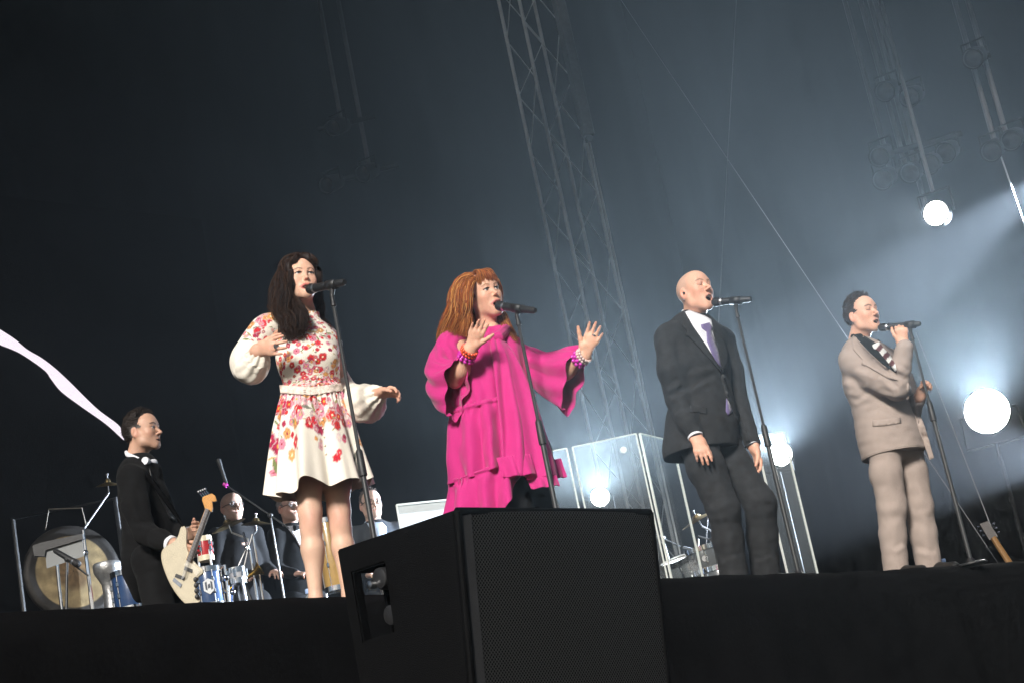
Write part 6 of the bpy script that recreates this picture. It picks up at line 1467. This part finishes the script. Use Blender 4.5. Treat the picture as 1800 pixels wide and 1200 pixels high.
def music_desk():
    y = 12.0; t = thing('music_stand', 'black music stand with a grey sheet in front of the gong', 'music stand', np.array([*Q(104, 1070, y)[:2], RZ]))
    MB().prism([Q(57, 958, y), Q(74, 952, y), Q(145, 937, y), Q(146, 946, y), Q(80, 966, y), Q(78, 977, y), Q(60, 976, y)], (0.0, 0.04, 0)).build('desk', MT['black_plastic'], t, smooth=False)
    MB().prism([Q(79, 965, y + 0.02), Q(145, 948, y + 0.02), Q(148, 976, y + 0.02), Q(82, 998, y + 0.02)], (0, 0.004, 0)).build('sheet', mat('grey_sheet', (0.30, 0.31, 0.31), 0.8), t, smooth=False)
    MB().tube([Q(99, 975, y + 0.06), Q(104, 1030, y + 0.06), np.array([*Q(108, 1070, y + 0.06)[:2], RZ + 0.01])], 0.012, 8).build('pole', MT['chrome'], t)
music_desk()
boom_stand('black boom stand with a short microphone crossing the gong', Q(96, 1070, 11.7), Q(118, 982, 11.7), Q(104, 971, 11.7), None)
mt_, _ = microphone(Q(136, 990, 11.68), Q(102, 970, 11.72), 'black microphone clipped to the boom stand crossing the gong')
drum('floor_drum', 'dark blue drum half hidden behind the tailcoat player', 232, 1040, 12.0, 0.12, 0.24, (0.02, 0.05, 0.13), lugs=6)
drum('hand_drum', 'small red drum with cream bands under the bass guitar neck', 360, 964, 12.3, 0.052, 0.13, (0.42, 0.02, 0.025), lugs=5, bands=mat('cream_band', (0.65, 0.58, 0.42), 0.4))
drum('tom_drum', 'blue drum with white emblem badge beside the bass guitar', 368, 1034, 12.2, 0.088, 0.24, (0.035, 0.07, 0.16), lugs=6, badge='hex')
drum('snare_drum', 'shallow chrome drum amid the stands at the bald percussionist', 416, 1012, 12.6, 0.065, 0.075, (0.45, 0.45, 0.46), lugs=8)
cymbal('dark cymbal tilted below the chin of the bald percussionist', 402, 924, 13.2, 0.13, (-0.25, -0.15, 1), boom=Q(436, 946, 13.2))
cymbal('thin dark cymbal right of the bald percussionist, above the crossed chrome tubes', 450, 921, 13.4, 0.11, (0.15, -0.12, 1), boom=Q(444, 940, 13.3))
boom_stand('slender boom stand with a pink clip reaching over the cymbals', Q(500, 1050, 12.8), Q(475, 905, 12.8), Q(399, 853, 12.9), np.array([-0.1, 0, 0.6]), pink=True)
MB()
def hw(name, label, pts, r=0.009):
    b = np.asarray(pts[-1], float).copy(); b[2] = RZ; t = thing(name, label, 'hardware', b)
    MB().tube(pts, r, 8).build('tube', MT['chrome'], t)
    for p in pts[1:-1] if len(pts) > 2 else [(np.asarray(pts[0]) + np.asarray(pts[-1])) / 2]: MB().sphere(p, r * 2.2, 6).build('clamp', MT['chrome'], t)
    q = np.asarray(pts[-1], float).copy(); q2 = q.copy(); q2[2] = RZ + 0.005
    MB().tube([q, q2], r * 1.2, 8).build('lower_tube', MT['chrome'], t); return t
hw('drum_stand', 'upright chrome drum stand beside the blue drum with emblem', [Q(394, 992, 12.2), Q(397, 1015, 12.2), Q(401, 1054, 12.2)], 0.010)
hw('drum_stand', 'chrome tube leaning right among the cymbals', [Q(444, 938, 12.7), Q(436, 965, 12.7), Q(426, 1010, 12.7)], 0.008)
hw('drum_stand', 'chrome tube crossing the leaning one among the cymbals', [Q(428, 935, 12.75), Q(434, 962, 12.7), Q(414, 1006, 12.7)], 0.008)
hw('drum_stand', 'short chrome post under the shallow chrome drum', [Q(411, 1022, 12.55), Q(409, 1040, 12.55), Q(408, 1056, 12.55)], 0.010)
hw('drum_stand', 'tall chrome tube rising in front of the gong', [bs, Q(150, 971, 12.3), Q(158, 1040, 12.3)], 0.010)
def horn():
    c = Q(458, 998, 13.2); d = unit(Q(425, 1020, 13.2) - c); b = c.copy(); b[2] = RZ
    t = thing('brass_horn', 'gold brass horn resting behind the chrome drum', 'horn', b)
    MB().lathe(c, d, [(0, 0.055), (0.008, 0.05), (0.03, 0.03), (0.07, 0.018), (0.16, 0.011), (0.3, 0.009)], n=24, cap=False).build('bell', mat('brass', (0.6, 0.36, 0.08), 0.25, 1.0), t)
    MB().tube([c + d * 0.15, c + d * 0.1 - ZR * 0.2, np.array([b[0], b[1], RZ + 0.005])], 0.012, 8).build('peg_stand', MT['black_metal'], t)
horn()
drum('conga_drum', 'tan wooden conga glimpsed between the bare legs', 583, 975, 13.4, 0.085, 0.5, (0.42, 0.26, 0.08), lugs=5)
# drum kit behind the clear shield
drum('floor_tom', 'grey floor tom with round badge behind the clear panels', 1240, 983, 13.6, 0.125, 0.16, (0.10, 0.105, 0.11), lugs=8, badge='round', axis=(-0.10, -0.05, 1))
drum('bass_drum', 'chrome rimmed drum low behind the clear panels', 1196, 1004, 13.7, 0.12, 0.16, (0.13, 0.14, 0.15), lugs=8, axis=(-0.2, -0.3, 1))
drum('low_tom', 'drum peeking under the clear panel beside the grey floor tom', 1268, 1018, 13.4, 0.13, 0.15, (0.10, 0.105, 0.11), lugs=8)
cymbal('pale cymbal tilted over the grey floor tom behind the clear panels', 1228, 914, 13.8, 0.14, (-0.35, -0.15, 1), boom=Q(1256, 935, 13.8), group='cymbals of the band')
boom_stand('small boom stand with microphone over the grey floor tom', Q(1262, 1000, 13.5), Q(1252, 948, 13.5), Q(1227, 941, 13.5), np.array([-0.1, 0, -0.3]))
boom_stand('thin boom stand slanting behind the clear panels near the grey floor tom', Q(1185, 1000, 13.9), Q(1165, 945, 13.9), Q(1196, 960, 13.9), np.array([0.4, 0, -0.2]))

# ------------------------------------------------------------------ truss tower, rig, cables
def truss_tower():
    y = 17.5; c = Q(1018, 430, y); base = c.copy(); base[2] = STAGE_Z
    t = thing('truss_tower', 'tall square aluminium lattice truss rising behind the singers', 'truss', base)
    w = 0.205; an = radians(28); u = np.array([cos(an), sin(an), 0]) * w; v_ = np.array([-sin(an), cos(an), 0]) * w
    cor = [base + a * u + b * v_ for a, b in ((-1, -1), (1, -1), (1, 1), (-1, 1))]; H = ROOF_Z - STAGE_Z - 0.2
    MT['truss_alu'] = mat('truss_alu', (0.34, 0.35, 0.36), 0.5, 0.3, var=0.2, vscale=8)
    for p in cor: MB().tube([p + ZR * 0.01, p + ZR * H], 0.019, 10).build('chord', MT['truss_alu'], t)
    n = int(H / 0.62)
    for i in range(4):
        a, b = cor[i], cor[(i + 1) % 4]
        for k in range(n):
            z0, z1 = 0.1 + k * 0.62, 0.1 + (k + 1) * 0.62
            MB().tube([(a if k % 2 else b) + ZR * z0, (b if k % 2 else a) + ZR * z1], 0.006, 6, cap=False).build('brace', MT['truss_alu'], t)
    mb = MB(); mb.box(base + ZR * 0.012, u * 1.6, v_ * 1.6, ZR * 0.01); mb.build('base_plate', MT['alu'], t, smooth=False)
truss_tower()
def hanging_column():
    y = 17.0; a, b = Q(1000, 40, y), Q(1034, 240, y)
    x = (a + b) / 2; top = np.array([b[0], b[1], ROOF_Z - 0.2])
    t = thing('hanging_column', 'slim grey column hanging beside the truss tower', 'column', b)
    MB().box((b + top) / 2, (0.05, 0.02, 0), (-0.02, 0.05, 0), (0, 0, (top - b)[2] / 2)).build('casing', mat('grey_case', (0.09, 0.095, 0.10), 0.5, var=0.2), t, smooth=False, bevel=0.01)
    MB().box(b - ZR * 0.03, (0.03, 0.01, 0), (-0.01, 0.03, 0), (0, 0, 0.03)).build('end_cap', MT['black_metal'], t, smooth=False, bevel=0.006)
    p = Q(1040, 290, y); q = p.copy(); q[2] = STAGE_Z; c_ = thing('hoist_cable', 'thin steel cable hanging below the slim grey column', 'cable', q)
    MB().tube([b - ZR * 0.05, np.array([b[0], b[1], STAGE_Z + 0.01])], 0.011, 6).build('wire', MT['truss_alu'], c_)
hanging_column()
MT['wire'] = mat('wire', (0.12, 0.12, 0.125), 0.6, 0.2)
def cable(label, a, b, r, name='guy_wire'):
    t = thing(name, label, 'cable', b); MB().tube([a, b], r, 6).build('wire', MT['wire'], t); return t
def through(x0, y0, x1, y1, d0, d1):
    a, b = Q(x0, y0, d0), Q(x1, y1, d1); return a, b
a, b = through(1145, 80, 1440, 520, 15.0, 14.0); dv = unit(b - a)
cable('thin guy wire slanting down behind the bald singer', a - dv * ((a[2] - ROOF_Z + 0.3) / dv[2] if dv[2] else 0), b + dv * ((STAGE_Z - b[2]) / dv[2]), 0.0035)
a, b = through(1290, 85, 1268, 480, 15.5, 15.5); dv = unit(b - a)
cable('thin guy wire dropping almost straight behind the bald singer', a - dv * ((a[2] - ROOF_Z + 0.3) / dv[2]), b + dv * ((STAGE_Z - b[2]) / dv[2]), 0.004)
a, b = through(1690, 790, 1752, 950, 13.4, 13.0); dv = unit(b - a)
cable('thin wire slanting down under the blazing lamp to the guitar', a - dv * 1.2, b, 0.004)
# lighting ladders at upper right: pipes, cross bars and dark fixtures
def fixture(p, aim, t, r=0.09, name='fixture'):
    d = unit(np.asarray(aim) - p); f = MB()
    f.lathe(p - d * 0.16, d, [(0, r * 0.5), (0.04, r * 0.85), (0.2, r), (0.30, r * 1.05), (0.30, r * 0.9), (0.27, r * 0.88)], n=20)
    o = f.build(name, MT['matt_black'], t); MB().lathe(p + d * 0.11, d, [(0, r * 0.86), (0.012, r * 0.5), (0.016, 0.01)], n=20).build('glass', MT['dark_glass'], o)
    s = unit(np.cross(d, ZR)); MB().tube([p + s * r * 1.15, p + s * r * 1.15 + ZR * r * 1.6, p - s * r * 1.15 + ZR * r * 1.6, p - s * r * 1.15], 0.010, 6).build('yoke', MT['matt_black'], t)
MT['dark_glass'] = mat('dark_glass', (0.006, 0.006, 0.0065), 0.2, spec=0.3)
MT['pipe'] = mat('pipe', (0.03, 0.03, 0.032), 0.5, 0.1, var=0.3, vscale=12)
def ladder(label, xs, ytop, bars, y, fx):
    p0 = Q(xs[0][0], xs[0][1], y); base = p0.copy(); t = thing('lighting_ladder', label, 'lighting rig', base)
    for (px, py) in xs:
        b = Q(px, py, y); top = b.copy(); top[2] = ROOF_Z - 0.2; MB().tube([b, top], 0.024, 8).build('pipe', MT['pipe'], t)
    for (x0, y0, x1, y1) in bars:
        MB().tube([Q(x0, y0, y - 0.05), Q(x1, y1, y - 0.05)], 0.028, 8).build('cross_bar', MT['matt_black'], t)
    for (px, py) in fx:
        p = Q(px, py, y - 0.12); fixture(p, p + np.array([-0.6, -1.0, -0.5]), t)
    return t
ladder('dark pipe ladder of unlit lamps above the glowing round lamp', [(1565, 300), (1592, 295), (1620, 300), (1636, 395)], 0, [(1540, 165, 1620, 150), (1545, 275, 1690, 235), (1548, 312, 1690, 262)], 15.6, [(1562, 158), (1605, 168), (1552, 272), (1558, 312), (1606, 300), (1640, 285), (1668, 265)])
ladder('dark pipe ladder of unlit lamps hanging in the far upper corner', [(1752, 262), (1774, 255)], 0, [(1705, 105, 1740, 98), (1730, 268, 1795, 240)], 15.2, [(1716, 100), (1748, 262), (1782, 243)])
a = Q(1756, 265, 15.0); cable('steel wire stretched down from the far corner ladder', a, Q(1800, 420, 14.8) + np.array([0.12, 0, -1.6]), 0.007)
ladder('faint pipe with unlit lamps high above the flowered dress singer', [(600, 215), (650, 300)], 0, [(560, 228, 660, 205), (585, 320, 700, 290)], 18.0, [(596, 222), (648, 302), (585, 322)])
# the round lamp glowing at upper right, a ring of small bright cells
def led_lamp():
    c = Q(1645, 375, 14.8); d = unit(np.array([-0.5, -1.0, -0.12])); r = 0.105; up_ = c.copy()
    t = thing('moving_lamp', 'round cell lamp glowing white below the pipe ladder', 'lamp', c)
    MB().lathe(c - d * 0.2, d, [(0, r * 0.6), (0.05, r * 0.95), (0.19, r * 1.08), (0.205, r * 1.08), (0.205, r), (0.19, r)], n=28, cap=False).build('housing', MT['matt_black'], t)
    MB().lathe(c - d * 0.2, d, [(-0.004, 0.01), (0, r * 0.61)], n=28).build('back_cap', MT['matt_black'], t)
    MB().lathe(c - d * 0.012, d, [(0, r), (0.003, r * 0.5), (0.004, 0.002)], n=28).build('lens', MT['lens_led'], t)
    a = unit(np.cross(d, ZR)); b = np.cross(a, d); me = None
    for k, (n, q) in enumerate(((1, 0), (6, 0.3), (12, 0.58), (18, 0.85))):
        for i in range(n):
            th = 2 * pi * i / n; p = c + d * 0.002 + r * q * (cos(th) * a + sin(th) * b)
            if me is None: o = MB().sphere(c, 0.011, 5).build('cell', MT['lens_cell'], t); me = o.data; o.location = tuple(p - c)
            else: o = bpy.data.objects.new('cell', me); col.objects.link(o); o.parent = t; o.location = tuple(p - c)
    s = a * r * 1.3; yk = MB().tube([c - d * 0.1 + s, c - d * 0.1 + s + ZR * 0.2, c - d * 0.1 - s + ZR * 0.2, c - d * 0.1 - s], 0.014, 8); yk.build('yoke', MT['matt_black'], t)
    top = c - d * 0.1 + ZR * 0.2; MB().tube([top, np.array([top[0], top[1], ROOF_Z - 0.2])], 0.018, 8).build('drop_pipe', MT['pipe'], t)
    spot('lamp_light', c + d * 0.06, Q(1250, 560, 8), LED_POWER, 16, 0.5, (0.80, 0.90, 1.0), 0.05)
MT['lens_cell'] = mat('lens_cell', (0.9, 0.9, 0.9), 0.3, emit=(1.0, 0.98, 0.92), estr=14)
LED_POWER = 150
led_lamp()
def beam_lamp():
    """off to the right: the lamp whose beams cross the upper right corner"""
    for (px, py, y, tx, ty, ty_, pw, cone, lab) in ((1905, 270, 15.2, 1330, 690, 14.2, 44000, 20, 'beam lamp in the wing throwing the broad shaft of light'), (1960, 330, 14.6, 1500, 600, 13.8, 20000, 8, 'beam lamp in the wing throwing the narrow lower shaft of light'), (1930, 800, 15.6, 1080, 800, 14.2, 16000, 40, 'low wash lamp in the wing flooding the haze behind the singers')):
        c = Q(px, py, y); aim = Q(tx, ty, ty_); d = unit(aim - c); t = thing('beam_lamp', lab, 'lamp', c)
        r = 0.09; MB().lathe(c - d * 0.3, d, [(0, r * 0.6), (0.05, r), (0.28, r), (0.29, r * 0.9)], n=24).build('housing', MT['matt_black'], t)
        MB().lathe(c - d * 0.01, d, [(0, r * 0.88), (0.006, r * 0.4), (0.007, 0.002)], n=24).build('lens', MT['lens_led'], t)
        MB().tube([c - d * 0.15 + ZR * r * (1 if py < 600 else -1), np.array([*(c - d * 0.15)[:2], ROOF_Z - 0.2 if py < 600 else STAGE_Z + 0.005])], 0.02, 8).build('support_pipe', MT['pipe'], t)
        spot('lamp_light', c + d * 0.03, aim, pw, cone, 0.4, (0.72, 0.84, 1.0), 0.04)
beam_lamp()

# ------------------------------------------------------------------ video screen at the left with its bright streak
def screen():
    c = ST(-1.2, VBACK - 1.6, 0); t = thing('video_screen', 'dark video screen showing one pale curved streak', 'screen', ST(-0.5, VBACK - 1.5))
    n = SN; p0 = ST(0, VBACK - 1.6)
    def on(px, py, o_=0.0):
        v = ray(px, py); k = ((p0 - n * o_ - CAM) @ n) / (v @ n); return CAM + v * k
    cx = on(60, 650); u0 = (cx - S0) @ SE
    mb = MB(); mb.box(np.array([*ST(u0 - 0.3, VBACK - 1.54)[:2], STAGE_Z + 3.2]), SE * 2.6, SN * 0.05, ZR * 3.2); mb.build('panel', MT['black_cloth'], t, smooth=False)
    upper = [(-14, 570), (0, 579), (26, 596), (48, 614), (72, 628), (96, 646), (124, 672), (152, 700), (176, 722), (208, 746), (216, 762), (219, 774)]
    lower = [(212, 768), (196, 753), (180, 740), (160, 726), (140, 712), (108, 688), (90, 666), (80, 652), (56, 634), (30, 618), (0, 606), (-14, 602)]
    EM = mat('screen_light', (0.02, 0.02, 0.02), 0.5, emit=(0.86, 0.76, 0.86), estr=1.0)
    U = crom(np.array(upper, float), 60); Lw = crom(np.array(lower[::-1], float), 60)
    V = [on(*p, 0.006) for p in U] + [on(*p, 0.006) for p in Lw]
    obj('streak', V, [[i, i + 1, 61 + i, 60 + i] for i in range(59)], EM, t, smooth=False)
screen()

# ------------------------------------------------------------------ water bottles on the stage lip, guitar at the far right
def bottle(px, py, label):
    c = onz(px, py, STAGE_Z + 0.205); b = c.copy(); b[2] = STAGE_Z + 0.004
    t = thing('water_bottle', label, 'bottle', b, 'water bottles on the stage lip')
    W_ = bpy.data.materials.get('clear_plastic')
    if W_ is None:
        W_ = mat('clear_plastic', (0.75, 0.82, 0.85), 0.12, spec=0.6); W_.node_tree.nodes['Principled BSDF'].inputs['Transmission Weight'].default_value = 0.75
    MB().lathe(b, ZR, [(0, 0.028), (0.004, 0.032), (0.06, 0.032), (0.065, 0.030), (0.07, 0.032), (0.13, 0.032), (0.165, 0.022), (0.18, 0.014), (0.19, 0.013)], n=24).build('flask', W_, t)
    MB().lathe(b, ZR, [(0.07, 0.0325), (0.12, 0.0325)], n=24, cap=False).build('paper_label', mat('bottle_label', (0.35, 0.45, 0.65), 0.5), t)
    MB().lathe(b, ZR, [(0.184, 0.017), (0.187, 0.0185), (0.203, 0.0185), (0.206, 0.016)], n=20).build('cap', mat('bottle_cap', (0.36, 0.50, 0.80), 0.4), t)
bottle(543, 1036, 'clear water bottle with light blue cap by the bare legs of the flowered dress singer')
bottle(1343, 994, 'clear water bottle with light blue cap by the charcoal trousers')
bottle(1657, 983, 'clear water bottle with light blue cap by the beige trousers')
def guitar():
    y = 12.9; hd_ = Q(1746, 944, y); nb = Q(1778, 994, y - 0.05); d = unit(nb - hd_); b = nb + d * 0.5; b[2] = STAGE_Z
    t = thing('guitar', 'guitar leaning on its stand in the dark beyond the beige trousers', 'guitar', b)
    MB().tube([hd_, nb + d * 0.25], [0.020, 0.026], 8).build('neck', mat('amber_neck', (0.18, 0.09, 0.025), 0.35), t)
    MB().prism([hd_ - d * 0.12 + np.array([-0.03, 0, 0.0]), hd_ - d * 0.12 + np.array([0.03, 0, 0.01]), hd_ + np.array([0.035, 0, 0]), hd_ + np.array([-0.03, 0, -0.01])], (0, 0.018, 0)).build('headstock', mat('dark_head', (0.02, 0.013, 0.01), 0.5), t, smooth=False)
    for k in range(3):
        for s in (-1, 1): MB().lathe(hd_ - d * (0.03 + 0.035 * k) + np.array([0.042 * s, -0.004, 0]), (s, 0, 0), [(0, 0.004), (0.008, 0.004), (0.009, 0.009), (0.018, 0.009)], n=10).build('tuning_key', MT['chrome'], t)
    c = nb + d * 0.42
    O = [(0.0, 0.20), (0.12, 0.17), (0.14, 0.06), (0.10, -0.02), (0.16, -0.12), (0.13, -0.24), (0, -0.28), (-0.13, -0.24), (-0.16, -0.12), (-0.10, -0.02), (-0.14, 0.06), (-0.12, 0.17)]
    s_ = unit(np.cross(d, [0, 1, 0])); O = crom(np.array(O + O[:1], float), 48)[:-1]
    MB().prism([c + s_ * a * 0.9 - d * b_ * 0.9 for a, b_ in O], (0, 0.06, 0)).build('guitar_body', mat('sunburst', (0.18, 0.06, 0.02), 0.25, coat=0.5), t)
    q = c + d * 0.22; MB().tube([q, np.array([q[0], q[1], STAGE_Z + 0.005])], 0.012, 8).build('stand', MT['black_metal'], t)
guitar()
import sys, numpy as np, OpenImageIO as oiio
b=oiio.ImageBuf(sys.argv[1]); a=b.get_pixels(oiio.UINT8)[:,:,:3]; h,w=a.shape[:2]
for x,y in [(30,30),(300,100),(700,100),(1100,100),(1400,250),(300,400),(300,600),(700,500),(1110,500),(1400,450),(1430,650),(1450,900),(1600,450),(1780,600),(1780,900),(400,1150),(1500,1050),(1000,950),(650,1050)]:
    i,j=int(y*h/1200),int(x*w/1800); print((x,y),a[i-2:i+3,j-2:j+3].mean((0,1)).astype(int))
